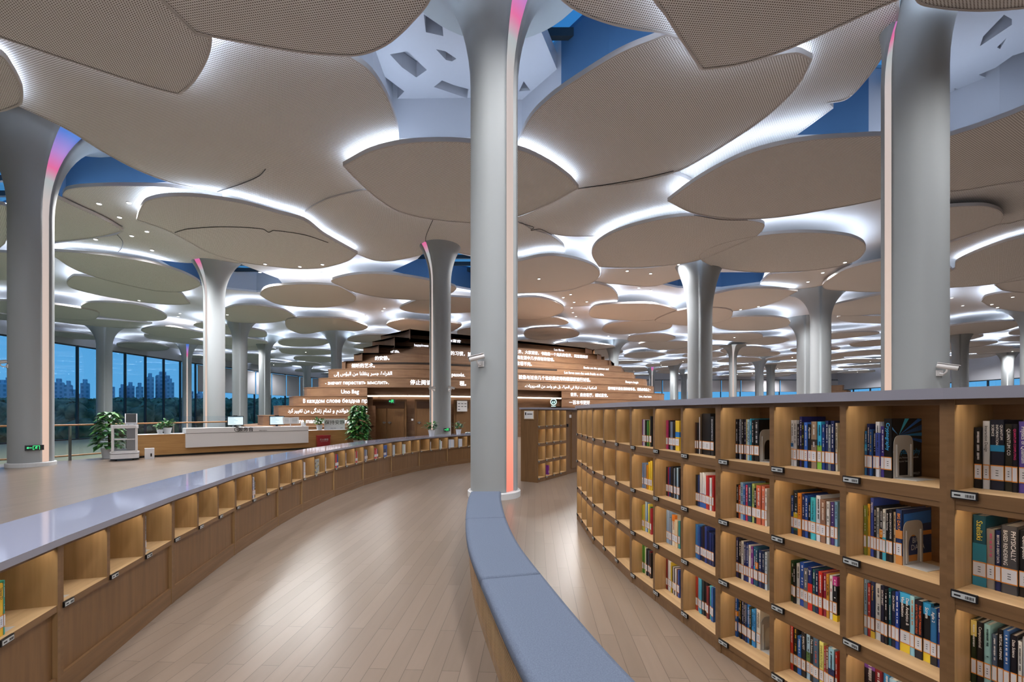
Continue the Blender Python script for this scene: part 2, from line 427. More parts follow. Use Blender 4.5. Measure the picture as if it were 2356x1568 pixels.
def window(a, b, z0, z1, blind=None, top=ZS):
    """One glazed bay of the curtain wall from plan point a to b."""
    global WN
    a = Vector(a); b = Vector(b); d = b - a; Ln = d.length; rz = math.atan2(d.y, d.x); WN += 1
    e = tag(empty('window_%d' % WN, (*a, 0), rz), kind='structure')
    g = MB(); g.box(.04, Ln - .04, .04, .052, z0, z1); g.build('glass_pane', M['glass'], e)
    fr = MB(); fr.box(-.05, .05, -.1, .12, z0, z1).box(0, Ln, -.06, .1, z1 - .12, z1).box(0, Ln, -.06, .1, z0, z0 + .1)
    fr.build('window_frame', M['frame_dark'], e)
    w = MB(); w.box(0, Ln, -.05, .15, z1, top); w.build('window_header', M['soffit'], e)
    if blind:
        o = empty('roller_blind', (*a, 0), rz, *blind[2])
        q = MB(); q.box(.12, Ln - .12, -.2, -.185, blind[0], blind[1]); q.build('blind_cloth', M['blind'], o)
        q = MB(); q.tube([(.1, -.2, blind[1] + .05), (Ln - .1, -.2, blind[1] + .05)], .06); q.build('roller', M['steel'], o)
        q = MB(); q.box(.12, Ln - .12, -.215, -.17, blind[0] - .04, blind[0]); q.build('bottom_bar', M['steel'], o)
def row(a, b, step, z0, z1, blind=None):
    a = Vector(a); b = Vector(b); n = max(1, round((b - a).length / step))
    for i in range(n): window(a + (b - a) * i / n, a + (b - a) * (i + 1) / n, z0, z1, blind)
row((-39.6, 18), (-38.6, 53), 2.35, -.95, 7.5)
LB = ('grey roller blind half lowered in the far glass wall left of the wooden hill', 'roller blind', 'roller blinds left of the hill')
RB = ('grey roller blind lowered in the far windows seen above the tall bookcase', 'roller blind', 'roller blinds above the tall bookcase')
row((-38.6, 53), (-33, 80), 3.0, -.95, 7.5, (4.1, 7.2, LB))
row((-33, 80), (-17, 80), 3.2, 0, 7.5, (4.1, 7.2, LB))
row((24, 80), (60, 80), 3.6, 0, 7.5, (5.3, 7.3, RB))
row((60, 80), (60, 44), 3.6, 0, 5.6)
w = MB(); w.box(-17, 24, 80, 80.2, 0, ZS); struct('wall_back', w, M['soffit'])
w = MB(); w.box(60, 60.2, -7, 44, 0, ZS); struct('wall_right', w, M['soffit'])
w = MB(); w.box(-39.9, -39.6, -7, 18, -.95, ZS); struct('wall_left', w, M['soffit'])
w = MB(); w.box(-41, 61, -7.2, -7, -.95, ZS); struct('wall_front', w, M['soffit'])
# ---------------------------------------------------------------- ceiling panels
POLY = []
NP = 0
def panel(pts, z, label, led=1, m='panel_perforated', world=None, group=None, dense=6):
    global NP; NP += 1
    z += (NP % 5) * .004
    w = world or [P(x, y, z) for x, y in smooth(pts, dense)]
    cx = sum(p[0] for p in w) / len(w); cy = sum(p[1] for p in w) / len(w)
    w = [(p[0] - cx, p[1] - cy) for p in w]
    n = len(w); t = .09
    if sum(w[i][0] * w[(i + 1) % n][1] - w[(i + 1) % n][0] * w[i][1] for i in range(n)) < 0: w = w[::-1]
    b = MB(); b.add([(*p, 0) for p in w], [tuple(range(n))[::-1]]); b.add([(*p, t) for p in w], [tuple(range(n))])
    o = tag(b.build('ceiling_panel', M[m], None, (cx, cy, z)), label, 'ceiling panel', group or 'overlapping ceiling panels')
    r = MB(); ro = inset(w, -.012); ri = inset(w, .03)
    r.add([(*p, -.012) for p in ro] + [(*p, t + .01) for p in ro] + [(*p, -.012) for p in ri], [(i, (i + 1) % n, n + (i + 1) % n, n + i) for i in range(n)] + [((i + 1) % n, i, 2 * n + i, 2 * n + (i + 1) % n) for i in range(n)])
    r.build('edge_rim', M['petal_rim'], o)
    if led:
        a = inset(w, .14); c = inset(w, .2); q = MB()
        q.add([(*p, t + .03) for p in a] + [(*p, t + .03) for p in c], [(i, (i + 1) % n, n + (i + 1) % n, n + i) for i in range(n)])
        q.build('light_strip', M['cove_led'], o)
    if world is None: POLY.append((smooth(pts, 3), z, (cx, cy, max(Vector(p).length for p in w))))
    return o
PF, PP = 'panel_perforated', 'panel_plain'
for pts, z, led, m, lab in [
    ([(-420, -120), (-200, 20), (0, 85), (120, 126), (250, 169), (350, 201), (412, 217, 1), (442, 192), (468, 152), (482, 118), (487, 85, 1), (449, 77, 1), (372, 0, 1), (250, -120, 1), (-100, -330)], 8.05, 1, PF, 'large perforated ceiling panel filling the top left corner, ending in a pointed tip'),
    ([(376, 0, 1), (452, 75, 1), (490, 84, 1), (600, 105), (700, 121), (800, 128), (850, 120), (900, 95), (950, 48), (988, 0), (1010, -80), (900, -260), (500, -330), (255, -125, 1)], 8.05, 1, PF, 'large perforated ceiling panel at the top edge left of the centre column'),
    ([(-200, 40, 1), (-60, 180), (45, 244, 1), (105, 272), (165, 303), (240, 350), (320, 392), (400, 421), (500, 441), (600, 468), (700, 500), (790, 520, 1), (940, 470, 1), (935, 370, 1), (918, 326, 1), (914, 290), (890, 222), (850, 162), (800, 127, 1), (790, 60, 1), (480, -40, 1), (0, -60, 1)], 8.42, 1, PF, 'broad perforated ceiling panel between the left tree column and the coffered skylight'),
    ([(-140, 60, 1), (0, 125), (28, 160), (50, 205), (50, 235), (40, 243, 1), (0, 256), (-120, 262, 1)], 8.2, 1, PF, 'small rounded ceiling panel cut by the left edge above the left tree column'),
    ([(790, 381, 1), (850, 349), (920, 331), (1000, 325), (1080, 328), (1195, 345), (1262, 375), (1310, 409), (1330, 432, 1), (1270, 465), (1195, 495), (1110, 512), (1000, 505), (920, 487), (870, 457), (828, 420)], 8.1, 1, PF, 'lens shaped perforated ceiling panel directly behind the centre column'),
    ([(1192, 345), (1200, 310), (1225, 265), (1270, 222), (1330, 180), (1420, 125), (1490, 95), (1550, 82), (1615, 150, 1), (1720, 138), (1830, 120), (1868, 135, 1), (1840, 190), (1795, 240), (1740, 285), (1680, 325), (1620, 362), (1560, 393), (1450, 420), (1330, 433, 1), (1310, 409), (1260, 375)], 8.4, 1, PF, 'big leaf shaped perforated ceiling panel right of the centre column below the blue well'),
    ([(1480, -60, 1), (1505, 0), (1530, 32), (1560, 80), (1615, 160, 1), (1700, 148), (1800, 117), (1900, 74), (2000, 28), (2072, -4, 1), (2150, -120, 1), (2000, -330), (1600, -330)], 8.0, 1, PF, 'large perforated ceiling panel at the top edge with a sharp downward tip, right of centre'),
    ([(1180, -180, 1), (1275, -20), (1330, 25), (1400, 53), (1470, 68), (1535, 76), (1600, 100, 1), (1620, -120, 1)], 8.35, 1, PF, 'perforated ceiling panel at the top edge along the upper side of the blue well'),
    ([(2068, -10, 1), (2064, 50), (2040, 112), (1998, 175), (1950, 226), (1906, 237, 1), (1916, 248, 1), (1862, 288), (1815, 322, 1), (1760, 350, 1), (1620, 420), (1530, 470, 1), (1500, 420, 1), (1700, 250, 1), (1750, 60, 1), (2000, -60, 1)], 8.62, 1, PF, 'brightly lit perforated ceiling panel with a notched edge left of the right column'),
    ([(1537, 462, 1), (1590, 422), (1650, 386), (1720, 354), (1800, 332), (1880, 320), (1960, 315), (2040, 313), (2120, 330), (2150, 380), (2100, 430), (2022, 458), (1900, 482), (1800, 498), (1720, 504), (1650, 500), (1590, 488)], 8.1, 1, PF, 'wide almond shaped ceiling panel running behind the right column'),
    ([(2060, 360), (2175, 316), (2250, 292), (2320, 266), (2420, 230), (2700, 200, 1), (2700, 350, 1), (2420, 404), (2280, 427), (2175, 441), (2080, 430)], 8.15, 1, PF, 'large striped looking ceiling panel at the right edge beside the right column'),
    ([(2100, 485, 1), (2178, 476), (2260, 473), (2296, 482), (2308, 497), (2302, 514, 1), (2240, 535), (2178, 555), (2100, 575, 1)], 8.1, 0, PF, 'small round ended ceiling panel right of the right column with an unlit edge'),
    ([(2120, 440, 1), (2280, 425), (2420, 402), (2650, 380, 1), (2650, 470, 1), (2356, 505), (2310, 515), (2120, 500, 1)], 8.35, 0, PF, 'ceiling panel at the right edge above the small round ended panel'),
    ([(2100, 582, 1), (2200, 553), (2303, 514), (2420, 488), (2700, 470, 1), (2700, 550), (2356, 552), (2300, 568), (2232, 592), (2120, 600, 1)], 8.36, 0, PF, 'narrow ceiling panel at the right edge below the small round ended panel'),
    ([(2120, 640, 1), (2196, 620), (2200, 603), (2232, 586), (2300, 560), (2356, 545), (2500, 520), (2650, 560), (2500, 625), (2356, 643), (2270, 655), (2178, 662), (2120, 668, 1)], 8.1, 1, PF, 'pale ceiling panel at the right edge halfway down with a glowing lower border'),
    ([(2288, 655, 1), (2356, 634), (2450, 625), (2550, 650), (2450, 672), (2356, 672), (2310, 668)], 8.1, 1, PP, 'small pointed ceiling panel cut by the right edge'),
    ([(2258, 693, 1), (2268, 681), (2310, 673), (2400, 670), (2520, 695), (2440, 716), (2350, 716), (2280, 705)], 8.2, 1, PP, 'ceiling panel with downlights near the right edge below the small pointed panel'),
    ([(1150, 498, 1), (1195, 498), (1270, 465), (1330, 434), (1450, 420), (1545, 396, 1), (1590, 416, 1), (1545, 460), (1600, 500, 1), (1520, 503), (1450, 520), (1380, 541), (1290, 541), (1225, 526), (1150, 515, 1)], 8.5, 1, PF, 'perforated ceiling panel with a notch bridging the lens panels right of the centre column'),
    ([(1362, 583), (1372, 560), (1405, 538), (1450, 521), (1520, 504), (1590, 496), (1650, 501), (1720, 506), (1758, 516), (1740, 542), (1690, 565), (1600, 600), (1500, 613), (1430, 615), (1378, 613, 1)], 8.1, 1, PF, 'almond shaped ceiling panel right of centre, its left end rounded beside a glowing gap'),
    ([(1609, 588), (1650, 564), (1720, 546), (1800, 536), (1880, 535), (1950, 542), (1984, 556), (1991, 575), (1972, 597), (1930, 612), (1850, 623), (1750, 626), (1680, 620), (1632, 608)], 8.12, 1, PF, 'lens shaped ceiling panel left of the right column with a bright far edge'),
    ([(1150, 505, 1), (1195, 512), (1225, 527), (1268, 542), (1296, 565), (1299, 590, 1), (1240, 602, 1), (1150, 612, 1)], 8.48, 1, PF, 'round ended ceiling panel just right of the centre column at mid height'),
    ([(1120, 612), (1195, 600), (1240, 590), (1280, 588), (1330, 597), (1368, 612), (1380, 630), (1362, 650), (1300, 668), (1195, 674), (1120, 672)], 8.1, 1, PP, 'large oval ceiling panel right of the centre column above the wooden hill'),
    ([(1383, 618, 1), (1430, 617), (1500, 615), (1600, 600), (1668, 602), (1640, 625), (1570, 640), (1500, 658), (1430, 654), (1362, 650, 1), (1381, 634)], 8.42, 1, PP, 'ceiling panel with small downlights left of the flared column on the right'),
    ([(1160, 676, 1), (1300, 669), (1362, 652), (1402, 660), (1419, 676), (1421, 690), (1408, 700), (1370, 703), (1290, 704), (1160, 700, 1)], 8.3, 1, PP, 'ceiling panel with two rows of downlights below the large oval panel'),
    ([(1160, 716), (1170, 692), (1195, 684), (1240, 684), (1280, 695), (1297, 707), (1290, 720), (1250, 732), (1195, 734), (1165, 730)], 8.1, 1, PP, 'oval ceiling panel partly hidden by the right side of the centre column'),
    ([(1355, 720), (1370, 703), (1430, 698), (1500, 698), (1550, 710), (1563, 720), (1540, 731), (1480, 737), (1410, 735), (1365, 730)], 8.1, 1, PP, 'oval ceiling panel with an air slot behind it, left of the flared column'),
    ([(1160, 740), (1195, 735), (1270, 729), (1300, 735), (1308, 742), (1290, 748), (1230, 752), (1160, 752)], 8.3, 0, PP, 'thin ceiling panel under the oval panel at the right of the centre column'),
    ([(1205, 768), (1215, 758), (1255, 754), (1310, 755), (1332, 765), (1330, 772), (1300, 779), (1250, 781), (1215, 778)], 8.1, 1, PP, 'small oval ceiling panel just above the top of the wooden hill'),
    ([(1386, 757), (1400, 745), (1450, 738), (1530, 735), (1546, 744), (1540, 755), (1500, 763), (1440, 768), (1400, 766)], 8.1, 1, PP, 'oval ceiling panel right of the small oval over the wooden hill'),
    ([(1590, 690), (1640, 677), (1698, 665), (1776, 663), (1835, 669, 1), (1797, 689), (1756, 704), (1698, 714), (1639, 717), (1585, 710)], 8.1, 1, PP, 'leaf shaped ceiling panel with a pointed right tip behind the flared column'),
    ([(1637, 745), (1668, 732), (1709, 728), (1776, 728), (1811, 734), (1818, 742), (1807, 751), (1766, 759), (1698, 760), (1658, 756)], 8.1, 1, PP, 'oval ceiling panel between the two flared columns on the right'),
    ([(1902, 714), (1920, 701), (1961, 691), (2022, 678), (2100, 670), (2180, 690), (2150, 715), (2022, 722), (1949, 726), (1912, 723)], 8.1, 1, PP, 'ceiling panel with a glowing round left end beside the right column'),
    ([(1926, 731), (1940, 725), (2000, 726), (2100, 728), (2150, 735), (2080, 743), (2000, 743), (1950, 740)], 8.12, 0, PP, 'thin ceiling panel under the glowing round ended one beside the right column'),
    ([(1893, 654), (1912, 638), (1951, 617), (2022, 600), (2110, 590), (2190, 620), (2150, 660), (2022, 671), (1932, 668), (1900, 664)], 8.1, 0, PP, 'oval ceiling panel with a dark shadow gap left of the right column'),
    ([(1751, 655), (1758, 642), (1776, 630), (1850, 624), (1960, 605, 1), (1900, 655, 1), (1840, 664), (1790, 661)], 8.4, 1, PP, 'plain ceiling panel with a curved slot between the lens and the shadow gap oval'),
    ([(100, 576, 1), (206, 583), (280, 592), (355, 606), (418, 626), (452, 643), (461, 653), (450, 662), (414, 671), (355, 668), (249, 645), (206, 632), (164, 615), (125, 590), (100, 585, 1)], 8.1, 1, PF, 'long pointed ceiling panel between the left column and the next tree column'),
    ([(154, 651), (160, 641), (172, 634), (249, 641), (355, 665), (414, 673), (430, 690), (437, 698), (380, 700), (300, 691), (220, 677), (165, 662)], 8.25, 1, PP, 'oval ceiling panel tucked under the long pointed one at the left'),
    ([(187, 704), (202, 696), (249, 695), (312, 700), (365, 715), (384, 728), (374, 736), (325, 738), (249, 730), (202, 719)], 8.1, 1, PP, 'oval ceiling panel above the left window wall'),
    ([(110, 725, 1), (249, 735), (325, 741), (350, 743, 1), (330, 752), (290, 755), (200, 748), (110, 738, 1)], 8.3, 1, PP, 'pointed ceiling panel under the oval over the left window wall'),
    ([(325, 760), (350, 752), (397, 751), (461, 764), (500, 772), (440, 778), (400, 777), (355, 771)], 8.1, 1, PP, 'slim ceiling panel left of the second tree column above the blinds'),
    ([(268, 792), (291, 787), (350, 789), (389, 798), (380, 805), (330, 807), (285, 802)], 8.0, 1, PP, 'small oval ceiling panel hanging low before the left window wall'),
    ([(762, 645), (802, 633), (855, 629), (918, 633), (990, 645), (1050, 662), (1000, 688), (918, 688), (855, 680), (812, 670), (785, 658)], 8.1, 1, PP, 'wide leaf shaped ceiling panel behind the slim tree column left of centre'),
    ([(600, 679), (608, 664), (632, 657), (706, 653), (774, 657), (802, 670), (819, 683), (812, 694), (770, 704), (727, 707), (642, 700)], 8.1, 1, PP, 'oval ceiling panel left of the wide leaf panel, a camera hanging before it'),
    ([(515, 712), (545, 702), (600, 703), (653, 713), (682, 730, 1), (650, 738), (600, 743), (530, 739), (512, 725)], 8.2, 1, PP, 'ceiling panel with a pointed right tip beside the second tree column'),
    ([(656, 742), (664, 733), (706, 730), (791, 733), (845, 750), (823, 761), (760, 759), (700, 768), (665, 757)], 8.15, 1, PP, 'long ceiling panel right of the pointed one beside the second tree column'),
    ([(890, 748), (897, 740), (931, 734), (985, 738), (1060, 745), (1040, 761), (985, 769), (930, 763)], 8.1, 1, PP, 'ceiling panel behind the slim tree column just above the hill'),
    ([(800, 780), (823, 772), (855, 769), (914, 772), (926, 781), (914, 787), (833, 788), (806, 785)], 8.1, 1, PP, 'oval ceiling panel hovering over the left slope of the hill'),
    ([(640, 786), (655, 780), (706, 778), (757, 784), (740, 794), (690, 797), (650, 794)], 8.1, 1, PP, 'small oval ceiling panel left of the far flared column'),
    ([(1674, 795), (1690, 784), (1709, 779), (1770, 775), (1815, 779), (1800, 788), (1740, 796), (1690, 799)], 8.1, 1, PP, 'leaf shaped ceiling panel low between the two flared columns on the right'),
    ([(1658, 808), (1676, 801), (1740, 798), (1773, 804), (1760, 811), (1697, 816)], 7.9, 1, PP, 'flat oval ceiling panel on top of the slim lit column on the right'),
    ([(1470, 792), (1491, 786), (1565, 785), (1600, 792), (1560, 802), (1506, 804)], 8.1, 1, PP, 'oval ceiling panel left of the flared column just over the hill'),
    ([(315, 505, 1), (322, 482), (338, 462), (380, 452), (450, 452), (550, 466), (640, 490), (700, 507), (745, 540), (822, 583, 1), (800, 600), (745, 615), (690, 618), (650, 615), (560, 603), (480, 580), (430, 553), (375, 526)], 8.1, 1, PF, 'large leaf shaped ceiling panel with a dark seam left of centre'),
    ([(145, 448), (155, 436), (190, 430), (280, 427), (400, 431), (510, 452, 1), (520, 520, 1), (560, 600), (500, 598), (440, 604), (390, 600), (340, 592), (280, 582), (200, 575), (124, 570, 1), (124, 560, 1), (265, 540), (283, 530, 1), (230, 500), (175, 475), (148, 460)], 8.45, 1, PF, 'ceiling panel with scattered downlights right of the left tree column'),
    ([(60, 430, 1), (124, 452), (180, 478), (240, 505), (283, 530, 1), (220, 545), (124, 556), (60, 562, 1)], 8.3, 0, PF, 'striped looking ceiling panel directly behind the left tree column'),
    ([(702, 491), (718, 475), (760, 455), (835, 437), (870, 440, 1), (1000, 490, 1), (1085, 510, 1), (1100, 590, 1), (1060, 582), (1020, 572), (990, 570), (970, 585), (900, 600), (860, 598), (822, 584, 1), (770, 552), (725, 515)], 8.4, 1, PF, 'ceiling panel with a short black seam left of the centre column'),
    ([(-200, 500, 1), (0, 470), (16, 480), (10, 560), (-60, 580, 1)], 8.2, 1, PF, 'striped ceiling panel cut by the left edge left of the left tree column'),
    ([(-200, 590, 1), (0, 580), (60, 590), (70, 610), (40, 640), (-200, 650, 1)], 8.1, 1, PF, 'pale ceiling panel cut by the left edge at mid height'),
    ([(2000, -420, 1), (2107, -4), (2160, 17), (2260, 24), (2356, 18), (2700, -10), (2700, -300, 1)], 8.1, 1, PF, 'perforated ceiling panel at the top right corner above the right column')]:
    panel(pts, z, lab, led, m)
# dark seams drawn where neighbouring panels meet
def seam(pts, z, name='panel_seam'):
    w = [P(x, y, z) for x, y in smooth(pts, 5, False)]
    b = MB(); b.tube([(*p, z) for p in w], .012, 5)
    return tag(b.build(name, M['black']), kind='structure')
for i, (pts, z) in enumerate([([(500, 441), (560, 421), (597, 404), (611, 389)], 8.41), ([(402, 535), (430, 527), (500, 522), (560, 523), (605, 527), (618, 534), (630, 530), (700, 540), (755, 558)], 8.09), ([(997, 504), (985, 530), (979, 548), (980, 560)], 8.39), ([(1195, 512), (1218, 519), (1228, 523), (1222, 530), (1243, 527), (1270, 540)], 8.47), ([(1330, 434), (1400, 424), (1480, 410), (1550, 393)], 8.39), ([(1597, 494), (1660, 505), (1720, 506)], 8.08), ([(270, 540), (282, 555), (280, 570), (272, 579)], 8.44)]):
    seam(pts, z, 'trim_%d' % (i + 1))
# far panels: five leaf shapes repeated to the far wall
VAR = []
for k in range(5):
    a, b, e = R.uniform(2.5, 3.4), R.uniform(1.9, 2.6), R.uniform(.3, .9)
    VAR.append([(a * (1 + .12 * math.sin(2 * t + e)) * math.cos(t), b * (1 + .1 * math.cos(3 * t + e)) * math.sin(t)) for t in [2 * math.pi * i / 28 for i in range(28)]])
FARL = 'small lens shaped ceiling panel with a glowing rim in the distant part of the hall'
protos = []; UNDER = []
spots_far = []
tries = 0
while tries < 9000 and len(spots_far) < 235:
    tries += 1
    Y = 24 + 55 * math.sqrt(R.random()); X = R.uniform(-38, 58)
    q = pxl(X, Y, 8.1)
    if not -60 < q[0] < 2420: continue
    if any(math.hypot(X - c[0], Y - c[1]) < c[2] * .8 + 2.0 for _, _, c in POLY): continue
    if any((X - a) ** 2 / 5.2 ** 2 + (Y - b) ** 2 / 4.9 ** 2 < 1 for a, b in spots_far): continue
    if any(inside((X, Y), inset(h, -2.2)) for h in HW): continue
    spots_far.append((X, Y))
for i, (X, Y) in enumerate(sorted(spots_far, key=lambda p: p[1])):
    z = 8.02 if i % 3 else 8.3
    if len(protos) < 5:
        o = panel(None, z, FARL, 1, PP, VAR[len(protos)], 'distant lens shaped ceiling panels'); protos.append(o)
    else: o = copy_tree(protos[i % 5])
    o.location = (X, Y, z + (i % 7) * .012)
    if i % 4 == 2: UNDER.append((X, Y, z + (i % 7) * .012))
    o.rotation_euler = (0, 0, R.uniform(0, 6.28)); s = R.uniform(.85, 1.2); o.scale = (s, s, 1)
# white coffered soffits behind the two near columns, seen through their openings
def soffit(outline, cuts, z, label):
    me = plate([[P(x, y, z) for x, y in outline]] + [[P(x, y, z) for x, y in c] for c in cuts], .4)
    me.materials.append(M['soffit'])
    o = tag(obj('coffered_soffit', me, None, (0, 0, z)), label, 'ceiling soffit')
    for c in cuts:
        b = MB(); b.prism(inset([P(x, y, z) for x, y in c], -.05), .42, .46); b.build('coffer_back', M['well_skylit_blue'] if c[0][0] < 860 else M['soffit'], o)
    return o
soffit([(700, 190), (730, 90), (840, 0), (960, -90), (1176, -70), (1240, 60), (1290, 180), (1250, 300), (1190, 330), (1080, 322), (905, 322), (800, 300)],
       [[(975, 33), (1018, 62), (1020, 83), (980, 74)], [(897, 125), (938, 118), (960, 140), (982, 161), (958, 178), (925, 155)], [(1003, 113), (1025, 118), (1050, 135), (1040, 141), (1026, 138)],
        [(838, 168), (850, 150), (930, 210), (897, 246), (870, 210)], [(998, 200), (1017, 185), (1045, 196), (1078, 205), (1075, 226)], [(935, 262), (968, 227), (1060, 256), (1050, 267)], [(1194, 210), (1205, 187), (1220, 208)]],
       10.0, 'white soffit with slanted rectangular openings behind the centre column')
soffit([(2120, -60), (2200, 10), (2460, -10), (2460, 230), (2300, 270), (2190, 306), (2100, 310), (2040, 200)],
       [[(2255, 106), (2262, 84), (2310, 34), (2328, 44), (2328, 57)], [(2294, 109), (2316, 87), (2301, 113)], [(2252, 172), (2290, 156), (2330, 128), (2380, 112), (2380, 142), (2275, 181)], [(2322, 188), (2400, 172), (2400, 191)], [(2196, 203), (2213, 209), (2198, 214)]],
       10.0, 'white soffit with slanted rectangular openings right of the right column')
# recessed downlights, real ones and others added for brightness
dl = None
for i, (x, y) in enumerate([(228, 467), (297, 465), (275, 498), (303, 541), (350, 574), (220, 549), (338, 531), (651, 631), (704, 636), (740, 626), (598, 625), (1240, 640), (1562, 607), (1594, 616), (1443, 622), (1497, 628), (1470, 661), (1497, 667), (1531, 680), (1313, 676), (1296, 683), (1321, 694), (1350, 693), (1315, 707), (1318, 718), (1325, 727), (1944, 602), (1893, 626), (1859, 647), (1885, 664), (1870, 676), (1898, 696), (1869, 715), (1846, 732), (1904, 734), (1745, 704), (1704, 711), (1653, 719), (884, 708), (1060, 711), (1045, 680), (805, 724), (840, 725), (880, 714), (847, 757), (414, 720), (410, 727), (407, 738), (425, 743), (320, 690), (280, 690), (191, 674), (523, 723), (1400, 772), (1448, 770), (1471, 772), (1424, 784), (1498, 777), (2190, 684), (2215, 702), (2282, 699), (2295, 706), (2330, 682), (1850, 740), (1640, 735), (742, 607), (690, 612), (610, 606)]):  # last three are added to brighten the hill's upper steps
    zz = ZS
    for poly, z, _ in POLY:
        if z < zz and inside((x, y), poly): zz = z
    X, Y = P(x, y, zz)
    if dl is None:
        b = MB(); b.lathe([(.13, -.02), (.13, .01)], 16)
        dl = tag(b.build('downlight', M['white']), 'small round recessed downlight glowing in the pale ceiling', 'downlight', 'recessed downlights')
        b = MB(); b.lathe([(.1, -.026), (.1, -.018)], 16); b.build('lamp_face', M['downlight_face'], dl); o = dl
    else: o = copy_tree(dl)
    o.location = (X, Y, zz - .012)
    if Y < 20: o.scale = (.6, .6, 1)
    if Y > 12: spot(X, Y, zz - .12, SPOT_W * 1.1)
for x, y in [(-9.5, 3), (-6, 5.6), (-5.2, 1), (-1.5, 4.6), (-1.6, -2), (2.8, 1.2), (3.2, -3.5), (1.4, 5.4), (5.5, 4), (9, 5), (-2.2, 1.6), (13, 5.5), (-13, 5.5)]:  # added lamps out of frame overhead, lighting the near floor
    o = copy_tree(dl); o.location = (x, y, ZS - .012); spot(x, y, ZS - .12, SPOT_W)
for k, (X, Y, z) in enumerate(UNDER):  # added lamps under distant panels, brightening the far hall
    o = copy_tree(dl); o.location = (X, Y, z - .014); spot(X, Y, z - .12, SPOT_W * 2.4)
for x, y in [(-.6, 19.8)]:  # added lamp hidden behind the centre column, lights the hill front
    o = copy_tree(dl); o.location = (x, y, ZS - .012); spot(x, y, ZS - .12, SPOT_W * 1.6, 172)
# ---------------------------------------------------------------- tree columns
COLS = {}
def column(px, D, r, label, off=None, z0=0.0, zf=7.0, zt=8.86, A=1.5, hw=.22, valley=0.0):
    X = (px - CX) * D; Y = F * D
    o = empty('tree_column', (X, Y, z0), 0, label, 'column', 'white tree columns')
    zs = [z0 + .0] + [z0 + (zf - z0) * k / 3 for k in (1, 2, 3)] + [zf + (zt - zf) * (1 - (1 - k / 14) ** 1.6) for k in range(1, 15)]
    rad = lambda z: r + (A * (1 - math.sqrt(max(0, 1 - min(.998, (z - zf) / (zt - zf)) ** 2))) if z > zf else 0)
    phi = math.atan2(-Y, -X) + (math.radians(off) if off is not None else 0)
    h = hw if off is not None else .0
    rr = lambda z, a: max(.09, r + (rad(z) - r) * (1 - valley * math.exp(-(math.remainder(a - phi, 2 * math.pi) / .75) ** 2)))
    ang = [phi + h + (2 * math.pi - 2 * h) * k / 47 for k in range(48)]
    ring = [(a, 0) for a in ang] + ([(phi - h, .07), (phi + h, .07)] if off is not None else [])
    n = len(ring); b = MB(); v = []
    for z in zs:
        for a, d in ring: v.append(((rr(z, a) - d) * math.cos(a), (rr(z, a) - d) * math.sin(a), z - z0))
    fs = [(k * n + i, k * n + (i + 1) % n, (k + 1) * n + (i + 1) % n, (k + 1) * n + i) for k in range(len(zs) - 1) for i in range(n)]
    b.add(v, fs, 0, True); b.add(v[:n], [tuple(range(n))[::-1]], 0)
    s = b.build('shaft', M['column_white'], o)
    b = MB(); b.lathe([(r + .05, 0), (r + .05, .1), (r + .035, .115), (r - .02, .115)], 48, smooth=False); b.build('plinth', M['plinth_white'], o)
    if off is not None:
        b = MB(); v = []
        for z in [z0 + .12] + zs[1:]:
            for k in range(5):
                a = phi - h + 2 * h * k / 4; v.append(((rr(z, a) - .05) * math.cos(a), (rr(z, a) - .05) * math.sin(a), z - z0))
        b.add(v, [(k * 5 + i, k * 5 + i + 1, (k + 1) * 5 + i + 1, (k + 1) * 5 + i) for k in range(len(zs) - 1) for i in range(4)], 0, True)
        b.build('light_strip', M['column_light' if off == 47 else 'column_light_pale'], o)
    o['r'] = r
    return o
C1 = column(1137, .00785, .425, 'white tree column at the centre with a coral light strip, behind the bench', 47, 0, 7.3, 9.9, 1.7, .3)
C2 = column(72, .0122, .45, 'white tree column at the far left with a lit strip and a green exit sign', 42, 0, 7.0, 9.9, 1.8, .26)
C3 = column(2103, .0078, .455, 'thick white tree column on the right rising behind the tall bookcase', -60, 0, 7.5, 9.9, 1.4, .34, 2.4)
C4 = column(493, .0205, .43, 'white tree column behind the service desk with a peach light strip', -52, 0, 6.9, 9.2, 1.7)
C5 = column(1013, .0182, .44, 'slim white tree column left of centre before the wooden hill', -56, 0, 6.9, 9.2, 1.7)
column(1610, .0205, .54, 'flared white column standing right of the hill, no light strip', None, 0, 5.9, 9.1, 1.4)
column(1888, .026, .52, 'flared white column just left of the thick right column')
column(240, .036, .5, 'white flared column standing before the left window wall', None, -.95)
column(552, .0334, .5, 'white column directly right of the lit column behind the desk', None, -.95)
column(609, .042, .5, 'white flared column standing between the blinds and the desk', None, -.95)
column(774, .04, .47, 'white flared column rising behind the left slope of the hill', None, -.95)
column(430, .045, .4, 'slim column with a thin lit strip before the window wall end', 4, -.95, 6.6, 8.86, 1.1, .16)
column(1852, .034, .55, 'white column half hidden behind the flared one left of the right column')
column(1686, .042, .34, 'slim column with a pink lit strip right of the large flared column', 6, 0, 6.6, 7.9, .9, .2)
column(1551, .062, .56, 'distant white column immediately left of the large flared column')
column(1500, .07, .42, 'thin distant column with a lit strip near the right end of the hill', 4, 0, 7, 8.86, 1.2, .2)
column(1747, .058, .5, 'distant white column between the slim lit column and the brown terrace')
column(1773, .06, .5, 'distant flared column beside the low brown terrace on the right')
column(2209, .037, .52, 'white flared column right of the thick right column')
column(2318, .05, .5, 'short looking distant column before the bright windows on the right')
column(2372, .03, .5, 'white column cut by the right edge of the view')
column(1412, .045, .5, 'white column peeking over the right shoulder of the hill')
column(706, .062, .5, 'distant white column between blinds left of the hill', None, -.95)
column(1574, .075, .5, 'distant white column directly beside the large flared column, farther back')
